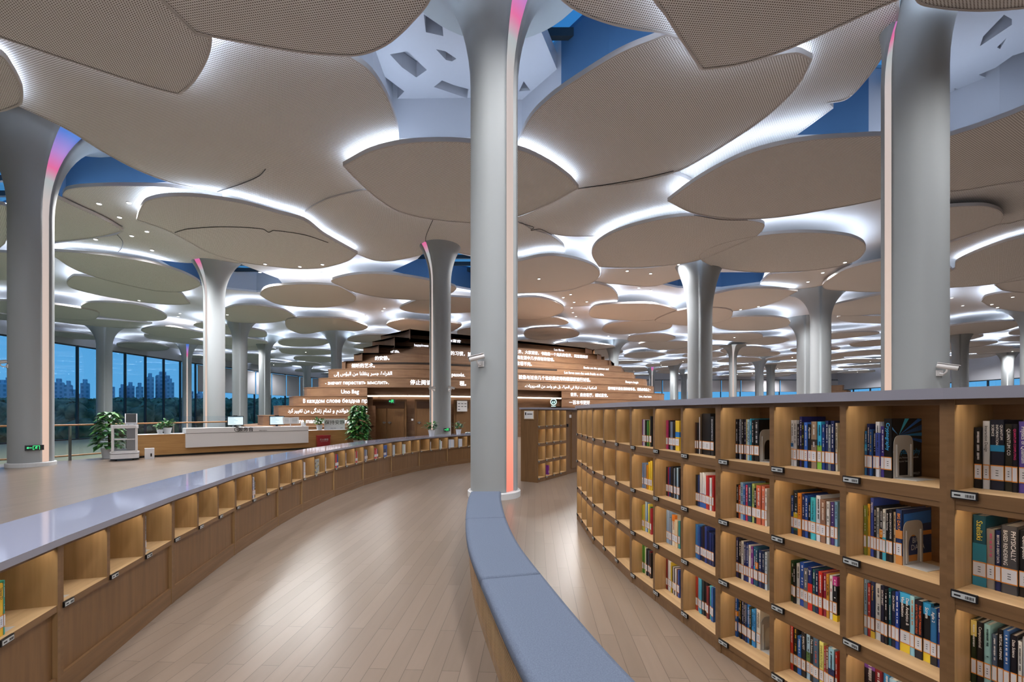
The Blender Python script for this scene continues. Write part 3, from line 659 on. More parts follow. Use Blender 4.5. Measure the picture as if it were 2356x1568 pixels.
# ---------------------------------------------------------------- bookcases
def frame(o, a, x, y):
    return (o[0] + x * math.cos(a) - y * math.sin(a), o[1] + x * math.sin(a) + y * math.cos(a))
def bookcase(o, W, a, cells, shelves, top, depth, label, group, low=False, taper=0.0):
    """One cabinet unit: x runs along the front, y into the case. cells = number of columns."""
    e = empty('bookcase', (*o, 0), a, label, 'bookcase', group)
    def wb(name, x0, x1, y0, y1, z0, z1, m, trim='oak_trim'):
        b = MB(); b.box(x0, x1, y0, y1, z0, z1, 0); b.m[2] = 1
        return b.build(name, [M[m], M[trim]], e)
    z0 = shelves[0] - .035 if low else 0
    tp = taper * depth
    for x, pl in ((0, [(0, 0), (.022, 0), (.022, depth), (tp, depth)]), (1, [(W - .022, 0), (W, 0), (W - tp, depth), (W - .022, depth)])):
        b = MB(); b.prism(pl, 0, top); b.m[2] = 1; b.build('side_panel', [M['oak'], M['oak_trim']], e)
    cw = (W - .044 - .028 * (cells - 1)) / cells; cx = []
    for k in range(cells):
        x = .022 + k * (cw + .028); cx.append((x, x + cw))
        if k: wb('divider', x - .028, x, .003, depth, z0, top, 'oak')
    wb('back_panel', .022, W - .022, depth - .012, depth - .002, 0, top, 'oak')
    if low:
        wb('lower_panel', .022, W - .022, .022, .04, .1, shelves[0] - .03, 'oak_dark', 'oak_dark')
        wb('plinth', .022, W - .022, .004, .03, 0, .125, 'oak_trim')
    else: wb('plinth', .022, W - .022, .006, .03, 0, shelves[0] - .035, 'oak_dark', 'oak_dark')
    for i, z in enumerate(shelves):
        wb('shelf_board', .022, W - .022, .002, depth - .013, z - (.035 if i == 0 else .05), z, 'oak_board')
        hi = (shelves[i + 1] - .05) if i + 1 < len(shelves) else top
        b = MB(); b.box(.022, W - .022, .004, .02, hi - .022, hi); b.build('light_rail', M['oak_trim'], e)
        for x0, x1 in cx:
            q = MB(); q.add([(x0 + .03, .024, hi - .006), (x1 - .03, .024, hi - .006), (x1 - .03, .036, hi - .006), (x0 + .03, .036, hi - .006)], [(0, 3, 2, 1)])
            q.build('shelf_light', M['shelf_led'], e)
            q = MB(); q.box(x0 - .008, x0 + .064, -.009, .001, z - .028, z + .002, 0)
            q.box(x0 - .004, x0 + .06, -.0105, -.009, z - .024, z - .004, 1); q.box(x0 + .002, x0 + .02, -.0112, -.0105, z - .017, z - .011, 2)
            for k in range(6): q.box(x0 + .033 + k * .004, x0 + .0345 + k * .004 + (k % 2) * .001, -.0112, -.0105, z - .02, z - .009, 2)
            q.build('shelf_tag', [M['tag_black'], M['tag_face'], M['ink']], e)
    e['cx'] = str(cx)
    return e, cx
def strip_top(front, depth, z0, z1, label, name='worktop'):
    n = len(front); back = []; src = list(front)
    for i in range(n):
        a = Vector(src[max(0, i - 1)]); b = Vector(src[min(n - 1, i + 1)]); d = (b - a).normalized(); nn = Vector((-d.y, d.x))
        back.append((front[i][0] + nn.x * depth, front[i][1] + nn.y * depth)); front[i] = (front[i][0] - nn.x * .025, front[i][1] - nn.y * .025)
    b = MB(); b.prism(list(front) + back[::-1], z0, z1, 1, 0, 1)
    return tag(b.build(name, [M['worktop'], M['worktop_edge']]), label, 'worktop')
CM = {}
def cmat(h):
    if h not in CM: CM[h] = mat('cover_' + h, h, .35)
    return CM[h]
NAMES = [('black', '17181d'), ('navy', '1c2a5c'), ('blue', '2a63c0'), ('bright blue', '2f9be0'), ('light blue', '8fb6dc'), ('white', 'd6dae2'), ('grey', '8c9098'), ('dark grey', '45474e'), ('red', 'b5302e'), ('maroon', '641d28'), ('orange', 'd97a2c'), ('yellow', 'e0bf33'), ('green', '3f7f3f'), ('lime green', '9cb640'), ('teal', '1d5f74'), ('cyan', '35a9c4'), ('purple', '5a3e8e'), ('magenta', 'b02f74'), ('brown', '6b4a36'), ('tan', 'b59878'), ('cream', 'd8cfb4'), ('salmon', 'c66d5a'), ('olive', '7a8038'), ('dark green', '233a2c'), ('gold', 'c79a34'), ('slate', '51627c')]
def cname(h):
    c = [int(h[i:i + 2], 16) for i in (0, 2, 4)]
    return min(NAMES, key=lambda n: sum((c[i // 2] - int(n[1][i:i + 2], 16)) ** 2 for i in (0, 2, 4)))[0]
BOOKS = 0
def book(w, h, d, col, base, a, x, y, z, label, group, bands=(), title=None, tcol='d6dae2', sticker=True, small=False, tag_z=.036):
    """A bound book standing on its tail: x is thickness, spine at y = 0."""
    global BOOKS; BOOKS += 1
    t = min(.003, w * .2); b = MB()
    b.box(0, t, 0, d, 0, h).box(w - t, w, 0, d, 0, h).box(0, w, 0, t, 0, h)
    ms = [cmat(col)]
    for k, (f0, f1, c) in enumerate(bands):
        ms.append(cmat(c)); b.box(-.0003, w + .0003, -.0006, .02, h * f0, h * f1, k + 1)
    p = frame(base, a, x, y)
    o = tag(b.build('book', ms, None, (*p, z), a), label, 'book', group)
    g = MB(); g.box(t, w - t, t, d - .003, .004, h - .005); g.build('page_block', M['pages'], o)
    if sticker:
        g = MB(); g.box(.0004, w - .0004, -.0014, -.0008, tag_z, tag_z + .058, 0); g.box(min(.002, w * .12), w - min(.002, w * .12), -.002, -.0014, tag_z + .004, tag_z + .054, 1)
        if w > .018:
            for k in range(3): g.box(w * .4, w * .6, -.0024, -.002, tag_z + .018 + k * .009, tag_z + .021 + k * .009, 2)
        g.build('spine_label', [M['label_orange'], M['label_white'], M['grey_ink']], o)
    z1 = h * .93; z0 = (tag_z + .068) if sticker else h * .3
    g = MB()
    if title:
        size = min(w * .62, .03)
        lines = title.split('|'); size = min(size, w * .8 / len(lines))
        for k, s in enumerate(lines):
            v, fc = text(s, size, .012, 'LEFT')
            Ln = max(p[0] for p in v); sc = min(1.15, (z1 - z0) / Ln)
            oy = w / 2 + ((len(lines) - 1) / 2 - k) * size * 1.15
            g.add([(oy + p[1] * min(sc, 1), -.0022 - p[2], z1 - p[0] * sc) for p in v], fc)
    elif not small:
        zc = z1; cw = w * .3
        while zc > z0 + .01:
            l = R.uniform(.0016, .0042); g.box(w / 2 - cw / 2 + R.uniform(0, .2) * cw, w / 2 + cw / 2, -.0012, -.0006, zc - l, zc); zc -= l + R.uniform(.0012, .002)
            if R.random() < .16: zc -= .006
            if R.random() < .03: zc -= .03
    if g.v: g.build('title_lettering', cmat(tcol), o)
    return o
BE = None
def bookend(base, a, x, y, z, label, s=1.0):
    global BE
    if BE is None:
        BE = empty('bookend')
        out = smooth([(0, 0, 1), (.13, 0, 1), (.13, .15), (.122, .178), (.10, .19), (.03, .19), (.008, .178), (0, .15)], 4)
        hole = smooth([(.035, .012, 1), (.035, .09), (.045, .118), (.065, .128), (.085, .118), (.095, .09), (.095, .012, 1)], 4)
        me = plate([out, hole], .0016); me.materials.append(M['bookend_metal'])
        for v in me.vertices: v.co = Vector((v.co.z, v.co.x, v.co.y))
        obj('upright_plate', me, BE)
        b = MB(); b.box(0, .085, .002, .128, 0, .0018); b.build('foot_plate', M['bookend_metal'], BE)
        for yy in (.017, .113):
            b = MB(); b.tube([(.003, yy, .006), (.003, yy, .15)], .004, 6); b.build('rib', M['bookend_metal'], BE)
        o = BE
    else: o = copy_tree(BE)
    o.location = (*frame(base, a, x, y), z); o.rotation_euler = (0, 0, a); o.scale = (s, s, s)
    return tag(o, label, 'bookend', 'metal bookends')
def u_at(base, a, s, px):
    """Where along the spine plane (y = s) the photo column px falls."""
    k = (px - CX) / F; ox, oy = frame(base, a, 0, s); ux, uy = math.cos(a), math.sin(a)
    return (k * oy - ox) / (ux - k * uy)
# tall bookcase on the right: five units on an arc
RW, RA, RD = 1.13841, -1.45869, .103876
RJ = [(.92144, 4.97397)]
ang = RA - RD; RJ.insert(0, (RJ[0][0] - RW * math.cos(ang), RJ[0][1] - RW * math.sin(ang)))
RANG = [RA - RD]
a = RA
for k in range(4):
    RANG.append(a); RJ.append((RJ[-1][0] + RW * math.cos(a), RJ[-1][1] + RW * math.sin(a))); a += RD
RSH = [.09, .462, .835, 1.207]; RTOP = 1.55
rl = ['empty tall oak bookcase unit at the far curved end, beside the small niche wall', 'empty tall oak bookcase unit, second from the far curved end', 'tall oak bookcase unit whose three columns hold few narrow groups of books', 'tall oak bookcase unit with the black cryptography book, fully packed columns', 'tall oak bookcase unit at the right edge, cut off by the frame']
RC = []
for k in range(5):
    e, cx = bookcase(RJ[k], RW, RANG[k], 3, RSH, RTOP, .33, rl[k], 'tall curved bookcase units', False, .053); RC.append(cx)
strip_top(RJ[:], .36, 1.55, 1.592, 'long pale worktop on the tall curved bookcase', 'worktop')
WD = 'top row,second row,third row,bottom row'.split(',')
CN = ['first', 'second', 'third', 'fourth', 'fifth', 'sixth', 'seventh']
def fill(bay, col, row, end, spec, be=False, setb=.1):
    if bay == 3: setb = .118
    J, a = RJ[bay], RANG[bay]; x0, x1 = RC[bay][col]; z = RSH[3 - row]
    x0 += .003; ue = min(x1 - .004, u_at(J, a, setb, end)) if end else x1 - .004
    it = []
    for s in spec.split(';'):
        p = s.strip().split('|', 1); q = p[0].split(); it.append((q[0], float(q[1]) if len(q) > 1 else 1, float(q[2]) if len(q) > 2 else 0, q[3:] , p[1] if len(p) > 1 else None))
    tw = sum(i[1] for i in it); x = x0; n = len(it); gl = (bay - 2) * 3 + col
    for k, (c, w, h, ex, tt) in enumerate(it):
        w = (ue - x0) * w / tw; h = h * .01 if h else R.uniform(.205, .245); d = .203 if be and k == n - 1 else R.uniform(.16, .19)
        bands = []; tc = None
        for q in ex:
            if q.startswith('t'): tc = q[1:]
            else: f0, f1, cc = q.split(':'); bands.append((float(f0), float(f1), cc))
        lum = sum(lin(c)) / 3
        if tc is None: tc = 'd6dae2' if lum < .3 else '22242c'
        sz = 'thick' if w > .034 else ('slim' if w < .018 else '')
        lab = ' '.join(f'{sz} {cname(c)} book, {num(k)} from left, {WD[row]}, {CN[gl]} filled column of tall bookcase'.split())
        o = book(w - .0008, min(h, .3), d, c, J, a, x, setb + R.uniform(-.004, .006), z, lab, 'books in the tall curved bookcase', bands, tt, tc, True, bay == 2 and not tt)
        x += w
    if be: bookend(J, a, x + .002, setb + .004, z, f'silver bookend in the {WD[row]}, {CN[gl]} filled column of tall bookcase')
    return o
# unit 2 (narrow groups)
fill(2, 0, 0, 1499, '8a5aa0 .8 23;c9cbdc 1 23;1c1c28 1 22.5;3f7f3f 1.1 22;a8a84a .9 22.5;16202c .9 26')
fill(2, 0, 1, 1499, '7f9fd0 1 22;8894b0 1.2 21;4a4f5a .8 18;d9912f 1 21;e3ba2c 1.2 24;e8cc48 1 25 t22242c')
fill(2, 0, 2, 1499, 'b9bd4a .9 22;d8c050 1 23;9fc0dc 1.4 26;4a78c0 1 25;d9cf58 1.1 25;4c8a52 .8 23;c33a4e .8 22')
fill(2, 0, 3, 1499, '4f9440 1.2 25;8fb85a 1 24;e0e2e4 1 23;2a2c38 1 23;4c5564 1 22;6a2028 1 22;2a2a30 1 21')
fill(2, 1, 0, 1563, 'c23a78 .8 23;23242e 1 23;6d7f9e 1 22;1c1d26 1 22;e2c23c 1.5 23 .45:.62:2f7fd0')
fill(2, 1, 1, 1563, '24252e 1 23;a83058 .6 23;2c4a90 .8 23;1b1c22 1 24;22242c 1 24;8a97a8 1 23;22303c .8 24;9fc0dc 1 24;23262e .8 24')
fill(2, 1, 2, 1563, '9dbbe0 1.7 26;8a98ac 1.2 21;e0dccf 1.5 24 .8:1:d9812f tc9702a|DESIGN;dcc7a4 1.5 21;3f9aa0 .8 21')
fill(2, 1, 3, 1563, '8a2428 1.2 28;b9bcc6 .8 27;d9dae0 2 24;cbb03a 1 23.5;4a5058 .7 21;d8d8de 1.2 21;24262e .9 21;d6d6da 1 21;7a4a34 .9 21;2d4fa0 1.2 21')
fill(2, 2, 0, 1642, '5a4034 .7 22;22242c .8 22;c9ccd4 .8 26;3c3228 .9 28;1a1a1e 1 28.5;15161a 3 28.5 te0e0e4;1d1f26 1.4 26.5|ECONOMETRICS')
fill(2, 2, 1, 1642, '20252e 1 22;28407a 1 22;dfe3ea 1.2 24 .0:.4:2f5fb0;dfe3ea 1.2 24.5 .0:.4:2f5fb0;e3e6ec 1 24 .0:.4:2f5fb0;c03434 1 23;a02a36 .9 22;d6d8de 1 22;b82c34 .7 23')
fill(2, 2, 2, 1642, '3a86d4 1.3 24;2a5cb0 1 23;1b2450 1 23.5;1d1e2a 1.1 25 tc03434;2a3f8a 1 25;16204a 1 22.5;1e2f6a 1 22;1c2c5c 1 22')
fill(2, 2, 3, 1642, 'b8403a 1 24;7db4d8 .9 25;49a8d0 1 25.5;2a3038 1 24;1e1f28 1.2 25;7c2a30 .9 22;49b0c4 1 23;2c5ca8 .9 23')
# unit 3
fill(3, 0, 0, 1746, '191b26 1.1 25;1c1f2a .9 25;8b94a8 .9 25;171921 1 25;2a2440 .8 25;cfc79a 1.1 25;8cb8d4 1 25;2f9bc0 .7 25.5;1b1d22 1 24.5;141518 2.2 25', True)
fill(3, 0, 1, 1764, '1d1e24 1 21 tdfe2e8;bf5a34 1.2 21;8cb4d6 1.4 23;3d6fc0 1 22.5;b8386a 1 22;1f4a6a 1.6 22.5;a8c074 1.1 23.5;26272c 1 21 te8e8ea;c2654f 2 23;c9705a 1.4 23;e0e0e2 .8 22')
fill(3, 0, 2, 1764, '2a2c5a 1.1 25;17181e 1.3 25 te8e8ea|THE ATOMIC;d2d2d2 1.1 24 t22242c;27306a 1 24;223a80 1 24;d8d9e0 1 23 t3a3c46|SCIENCE;7a3a94 1 22.5;1f5a80 1 23 .3:.5:2f9be0;24506e 1 23 .45:.62:d9812f;233264 1.4 22;1f2c50 1 22;b9cbe0 1 22')
fill(3, 0, 3, 1748, '2358a8 1 26 .5:.62:d98a2c;1b1d26 .9 25;1a1b20 .9 25 tc9a83a;1c2a5c .9 25;1d1f26 .9 24;22386a 1 24.5;2f78c8 1.1 23.5;3d3a20 .9 23;3a98dc 1.1 22;3a90d8 .9 22;d4d1c8 1.8 23.5 t5a5248|MINISENSE', True)
fill(3, 1, 0, 1926, 'd7dbe6 1 25 .12:.42:d7dbe6 .42:.5:2f7fd0;c2c6ce 1.2 25;23242a .8 23;262a6a 1 27;1b1c20 1 24 ta8b83a;3a6fd0 1.2 24;1a1d24 1.2 23 te0e2e6|Algorithms;8f7c6a 1.8 24.5 t.4:.6:6a5a4c;38aee0 1.4 24.5 .0:.5:7fb848;22408a 1 23;1f2c60 1.1 25;6f7c86 1 23;1f2a58 1.1 25;d9d4c2 .7 24'.replace(' t.4:.6:6a5a4c', ' .5:.62:3a2e28'))
fill(3, 1, 1, 1926, '274a90 1 21;24303a 1.7 24 .35:.5:d8c23a .1:.35:2a6a52;d98a3a 1.4 23 t8a3a1a;1f2f66 1 23;2a52a8 1.2 22.5;1b1d22 .9 19;3fb4cc 1.9 22 t16404a|Understanding Deep;cbd6e6 1.6 23.5;8a6a5a 1.9 22 te0d6ce;d6dae0 1.1 21.5;4a3a78 1.3 21.5;7fb0d4 1 22')
fill(3, 1, 2, 1926, '24442c 1 22.5;1d2024 .9 20;c4c8ca 1.2 22 t3a3c40;2450b0 1.5 23.5;6c7078 1.4 21 te6e6ea;1e2f72 1.4 22.5 .0:.16:c8302c .35:.62:c8302c te6e6ea|Java;24505a 1 22;1f2c56 1 22;c83a30 1.2 22 .35:.6:8a1f24;8a2440 1.1 22;c9923a .9 22;dcdee4 .9 22 tb03a30;22242a 1.3 22 .8:1:b03a8a .0:.14:e0c22c')
fill(3, 1, 3, 1926, 'c03a34 1.1 25.5|FUTURE PROOF;1c1d20 1.5 25 tc9a83a;2a6cc4 1.4 20.5;22252c 1.5 23.5 te8e8ea|ANALYST;9cc0dc 1.3 24 .3:.6:5a7a4a;202228 1.3 24|Data Science;46607c 1.8 24 tc0584a;d8d880 1.5 23.5 t7a7a3a|SHAPE ROUTINE;b8383a .6 22;7a4a34 1 23;8cc0e0 1.8 23 .2:.55:1c2a5c;c03a34 .7 22')
fill(3, 2, 0, 2053, '2f78b8 .9 20.5 .55:.7:3fb0e8;1f2a5e 1.1 24 te0e2e8;2c5aa0 1 21.5 tc9a83a;1c1e24 1.1 21;d2daea 1.4 25 .2:.8:3a4fa0;42368a 1.3 23;15161a 2.6 26.5 t3fa8e8|Cryptography', True)
fill(3, 2, 1, 2075, '8a9440 1 23;d4a53a 1 24 t2a2410|nice Design;3a4fa4 1.3 27 te0e2e8|Algorithms;20232c .9 23.5 te0e2e8;aeb6bc 1 23;1d1f26 1.2 23.5 .42:.58:d98a2c;d2dae0 1 23 .0:.45:3fa8c8;1c1e24 1 23 te0e2e8|Blockchain Technology;22252c 1.2 23.5 te8e8ea|DATA SCIENCE OF POWER;b8a488 .7 22.5;23386a 2 24 .0:.16:c98a4a .47:.62:c98a4a td98a2c|BIG DATA', True)
fill(3, 2, 2, 2166, '8fb0d0 1 26;a83a3e 1 24.5 te0d6d0;22345e 1.2 26 td9b04a .0:.12:c9a83a|Data Protocols;c4cad0 1.8 25.5 t3a3c46;22253c 1.2 25.5 te8e8ea|DATA SMART;1d2028 1 24.5 te0e2e8;1f5a6a .8 25.5;1c2340 1.2 24.5 te8e8ea|DATA SMART;2a4cae 1.1 25 te0e2e8;1a1b20 2.8 25.5 .82:1:3aa0dc .0:.2:e8c93a te8e8ea|Data Analytics &|Visualization;8cc4dc 1.3 25.5 t c9702a;1f2130 2 24.5 te06a3a|THE PROJECT MANAGERS|GUIDE TO MASTERING AGILE;1a1b20 1.9 24.5 .8:1:2f8fd0 .0:.18:e8c93a te8e8ea|Scrum;2f6fa8 1.6 23.5 .0:.15:22252c te8e8ea|Agile 2;22357a 1 24'.replace(' t c9702a', ' tc9702a'))
fill(3, 2, 3, 2166, '1f1a2c 2 26 .85:1:7a4aa8;7a2430 1.3 24.5;3a8ac8 1.2 24.5;9cc4e4 1.3 23;d8dce2 1.2 23;2f6fb8 1.4 23.5;b8c8dc 1.5 23;8a98b0 1.3 22.5;3a7ac0 1.2 22')
# unit 4 (first column only is inside the frame)
fill(4, 0, 0, 2366, '17181c 1.5 23.5 te0e2e8;c9ced6 1.3 26 t3a3c46|Interaction Design;1f2638 2.5 26.5 te6e8ec .55:.64:2f8fc8|QUANTUM|INFORMATION|SCIENCE;2c2c26 1.4 25 te8e8ea|QUANTUM CO;1c1d26 1.0 25 td03a7a|QUANTUM COMPUTING;5a4a9c 1.6 26 te6e8ec|Physics of Quantum', False, .15)
fill(4, 0, 1, 2372, '1c5266 2.3 27 .0:.6:2f86a4 te0d65a|Szeliski;8e8984 1.4 22.5 td05a8a;1c2a5a 1 22.5 te8e8ea|BECOME A GREAT DATA;4a4b50 2.6 25 te8e8ea|PHYSICALLY|BASED RENDERING;1c1d20 1.8 24 te8e8ea|Computer', False, .13)
fill(4, 0, 2, 2370, '24331f 1.2 24 .75:1:d0c070;1d1e24 1.4 24 te8e8ea|Computational;8fc0c8 1.4 24 t2a4a52;51627c 1.1 21;17181e 1.2 23.5 te8e8ea|VIRTUAL HUMANS;3a66a8 1.2 24 te0e2e8;1c1d28 1.3 23 te8e8ea|Data Science;d6dae0 .8 21.5;aab4c8 1.4 23.5', False, .12)
def cover(o, w, d, h, items):
    """Printed front cover of a book whose right-hand board shows."""
    for part, items in (('cover_print', [i for i in items if i[1] == 'poly']), ('cover_lettering', [i for i in items if i[1] != 'poly'])):
      b = MB(); cols = []
      for it in items:
          c = it[0]
          if c not in cols: cols.append(c)
          k = cols.index(c)
          if it[1] == 'poly': b.add([(w + .0007 + .0001 * k, p[0] * d, p[1] * h) for p in it[2]], [tuple(range(len(it[2])))], k)
          else:
              v, f = text(it[2], it[5], .01, 'LEFT'); Ln = max(p[0] for p in v); s = min(1, (.96 - it[3]) * d / Ln)
              b.add([(w + .0012, it[3] * d + p[0] * s, it[4] * h + p[1]) for p in v], f, k)
      b.build(part, [cmat(c) for c in cols], o)
for o in [q for q in COL.objects if q.name.startswith('book') and q.get('category') == 'book']:
    l = o['label']; v = [p.co for p in o.data.vertices]; w, h, d = max(p.x for p in v) - .0003, max(p.z for p in v), max(p.y for p in v)
    if 'seventh from left, top row, sixth' in l:
        rays = [('3fb0d8', 'poly', [(.22, .72), (.42, 1), (.56, 1)]), ('2f6fc8', 'poly', [(.22, .72), (.86, 1), (1, .98)]), ('24508c', 'poly', [(.22, .72), (1, .9), (1, .8)]), ('2f86c8', 'poly', [(.22, .72), (1, .76), (1, .7)]), ('4a8ad0', 'poly', [(.2, .72), (.0, .86), (.0, .82)]), ('2a5ca8', 'poly', [(.22, .71), (1, .64), (1, .58)])]
        cover(o, w, d, h, rays + [('3fa8e8', 'txt', 'Cryptography', .02, .44, .033), ('d6dae2', 'txt', 'Algorithms, Protocols, and Standards', .06, .34, .011), ('d6dae2', 'txt', 'for Computer Security', .06, .28, .012), ('d6dae2', 'txt', 'WILEY', .7, .06, .016)])
    if 'eleventh from left, second row, sixth' in l:
        cover(o, w, d, h, [('2f6fc8', 'poly', [(.05, .7), (.95, .72), (.95, .95), (.05, .92)]), ('c98a4a', 'poly', [(0, .5), (1, .5), (1, .58), (0, .58)]), ('c98a4a', 'poly', [(0, 0), (1, 0), (1, .16), (0, .16)]), ('e6e8ec', 'txt', 'BIG', .32, .42, .034), ('e6e8ec', 'txt', 'DATA', .28, .29, .034)])
# ---------------------------------------------------------------- low bookcase sweeping round on the left
LJ = [(-2.361, 2.273), (-2.667, 3.421), (-2.914, 4.583), (-3.086, 5.759), (-3.149, 6.549), (-3.155, 7.737), (-3.037, 8.919), (-2.779, 10.079), (-2.37, 11.195), (-1.801, 12.238), (-1.071, 13.175), (-.2, 13.98)]
LJ = [(-1.55, -.01), (-2.0, 1.140)] + LJ
LC = []; LA = []
ll = ['low oak bookcase unit nearest the camera, out at the lower left corner', 'low oak bookcase unit in the lower left corner with three colourful books', 'low oak bookcase unit with a single blue book, second along the left', 'low oak bookcase unit with a thin blue book in its middle niche', 'low oak bookcase unit with a yellow book, left of the short unit', 'short low oak bookcase unit of two empty niches', 'low oak bookcase unit with a comic lying cover outwards', 'low oak bookcase unit with red and blue books', 'low oak bookcase unit with a blue picture book facing out', 'low oak bookcase unit with pale books and one empty niche', 'low oak bookcase unit below the first potted plant', 'low oak bookcase unit with white books below the second potted plant', 'low oak bookcase unit at the far end beside the centre column']
for k in range(len(LJ) - 1):
    a, b = Vector(LJ[k]), Vector(LJ[k + 1]); d = b - a; n = 2 if d.length < .9 else 3
    LA.append(math.atan2(d.y, d.x))
    e, cx = bookcase(LJ[k], d.length, LA[-1], n, [.50], .815, .42, ll[k], 'low curved bookcase units', True); LC.append(cx)
strip_top(LJ[:], .52, .815, .852, 'long glossy pale worktop on the low curved bookcase', 'worktop')
def lfill(bay, col, spec, be=False, setb=.025, facing=None):
    J, a = LJ[bay], LA[bay]; x = LC[bay][col][0] + .003
    wh = 'niche %s of the low unit %s' % (['nearest the camera', 'in the middle', 'at the far side'][col], ll[bay].split('unit', 1)[1].split(' with ')[-1].strip())
    for k, s in enumerate(spec.split(';')):
        p = s.strip().split('|', 1); q = p[0].split(); w = float(q[1]) * (.001 if bay < 6 else .0015); h = float(q[2]) * .001
        bands = [(float(t.split(':')[0]), float(t.split(':')[1]), t.split(':')[2]) for t in q[3:] if not t.startswith('t')]; tc = [t[1:] for t in q[3:] if t.startswith('t')]
        lab = f'{cname(q[0])} book, {num(k)} from left in the {["near", "middle", "far"][col]} niche, {num(bay - 1)} low bookcase unit from camera'
        book(w, h, .17, q[0], J, a, x, setb, .50, lab, 'books in the low curved bookcase', bands, p[1] if len(p) > 1 else None, tc[0] if tc else ('d6dae2' if sum(lin(q[0])) < .9 else '22242c'), bay < 9, bay > 4)
        x += w + .001
    if be: bookend(J, a, x + .001, setb + .01, .50, f'white metal bookend in the {["near", "middle", "far"][col]} niche, {num(bay - 1)} low bookcase unit from camera', .9)
lfill(1, 2, '5a2a34 26 240;e0b52c 26 235 t3a2a14|Sipsy.D;2f9c8e 8 245', True)
lfill(2, 0, '2f6fc8 22 240 .2:.36:cfd2dc', True)
lfill(2, 2, '2a68b8 16 245;2a3a4a 18 250 .4:.5:d8c23a;8a98ac 16 262', True)
lfill(3, 1, '3a8ad0 18 235', True)
lfill(4, 0, '3a98b0 14 225;e0b52c 26 240')
lfill(4, 1, 'd9812f 10 200;8cc0e0 30 250;2a5cb0 20 235;dfe3ea 26 245;24262e 22 200')
lfill(4, 2, 'c2c8d2 10 245')
lfill(6, 0, 'd0d4dc 22 245;c8ccd6 24 242;d8d0d0 22 235')
lfill(6, 1, '3a3f30 30 245 .3:.6:c9b43a')
lfill(6, 2, 'd9d8d0 18 240;d8c040 10 225;d4d8dc 22 230')
lfill(7, 0, 'd9dbe2 24 220;b8303a 20 250;c83a40 18 245;2a4a9c 22 240;3a6a80 14 200')
lfill(7, 1, '8a88a4 22 235;a8a6b8 20 235')
lfill(7, 2, '3a2a28 22 240;c9b090 18 225;b8343a 20 235;c03a34 22 235;9aa0aa 14 215')
lfill(8, 0, 'd8dce4 30 230;2a4a80 24 232;c9ced6 20 225;4a505a 22 215')
lfill(8, 1, 'd8dae0 16 240;a82a34 30 180;b83a40 20 225;c9707a 26 210;6a4a40 30 200')
lfill(8, 2, '2f5fb0 100 220 .2:.8:2a3a5a')
lfill(9, 0, 'ccd4dc 40 235;b8c4d0 40 235')
lfill(9, 1, 'd8dce2 30 225;c4d4c8 40 228;d9dce2 36 220')
lfill(10, 1, 'dcdee2 36 215')
lfill(10, 2, 'd9dce2 24 250;c9dcd0 30 240;d8dce4 40 205')
lfill(11, 0, 'd6dae2 40 225;c8d4e4 40 225;d8dce4 40 225;c4d0e0 36 222')
lfill(11, 1, 'b9cbe0 40 228;d2d8e4 44 226;c9d2e0 30 226')
# comic lying against the niche, cover outwards, and the blue picture book
for (bay, col, c, nm) in ((6, 1, 'comic', 'comic book with a yellow and grey drawing, facing out of a low niche'), (8, 2, 'blue', 'large blue picture book facing out of a low niche with brown panels')):
    J, a = LJ[bay], LA[bay]; x0 = LC[bay][col][0] + .06
    b = MB(); wv, hv = (.2, .235) if c == 'comic' else (.19, .255)
    b.box(0, wv, 0, .014, 0, hv, 0)
    for k in range(26 if c == 'comic' else 5):
        if c == 'comic': px0, pz0 = R.uniform(0, wv - .05), R.uniform(0, hv - .04); b.add([(px0, -.0005 - k * .00002, pz0), (px0 + R.uniform(.02, .05), -.0005 - k * .00002, pz0 + R.uniform(0, .02)), (px0 + R.uniform(.01, .05), -.0005 - k * .00002, pz0 + R.uniform(.02, .04))], [(0, 1, 2)], 1 + k % 3)
        else: b.box(.03 + k * .028, .05 + k * .028, -.001, 0, .03, .03 + .13 + .02 * (k % 2), 1 + k % 3)
    ms = [cmat(x) for x in (['9aa0a4', 'd9bf3a', '2a2c30', '6a6a4a'] if c == 'comic' else ['2458a8', '4a3a34', '8a7a70', '22304a'])]
    tag(b.build('book', ms, None, (*frame(J, a, x0 - .05, .03), .50), a), nm, 'book', 'books in the low curved bookcase')
# ---------------------------------------------------------------- small niche wall behind the centre column
TA = math.radians(57); TO = (.546, 9.26)
e, cx = bookcase(TO, 1.40, TA, 4, RSH, 1.565, .42, 'tall oak bookcase with sixteen lit niches just right of the centre column', None)
b = MB(); b.box(-.005, .0, .0, .42, 0, 1.565); b.build('end_panel', M['oak_dark'], e)
q = empty('bookcase', (*frame(TO, TA, 1.40, 0), 0), TA, 'plain brown cupboard between the niche bookcase and the tall curved bookcase', 'cupboard')
b = MB(); b.box(0, 1.0, .02, .42, 0, 1.565); b.build('carcass', M['oak_dark'], q)
b = MB(); b.box(.3, .98, 0, .02, .12, 1.5); b.build('door', M['oak_dark'], q)
q.name = 'cupboard'
b = MB(); b.prism([frame(TO, TA, -.02, -.025), frame(TO, TA, 2.4, -.025), frame(TO, TA, 2.4, .45), frame(TO, TA, -.02, .45)], 1.565, 1.605, 1, 0, 1)
tag(b.build('worktop', [M['worktop'], M['worktop_edge']]), 'pale worktop over the sixteen niche bookcase behind the centre column', 'worktop')
book(.03, .21, .16, '7a3a9c', TO, TA, cx[1][0] + .27, .08, RSH[0], 'purple book alone in a lit niche behind the centre column', 'books in the low curved bookcase', (), None, 'd6dae2', True, True)
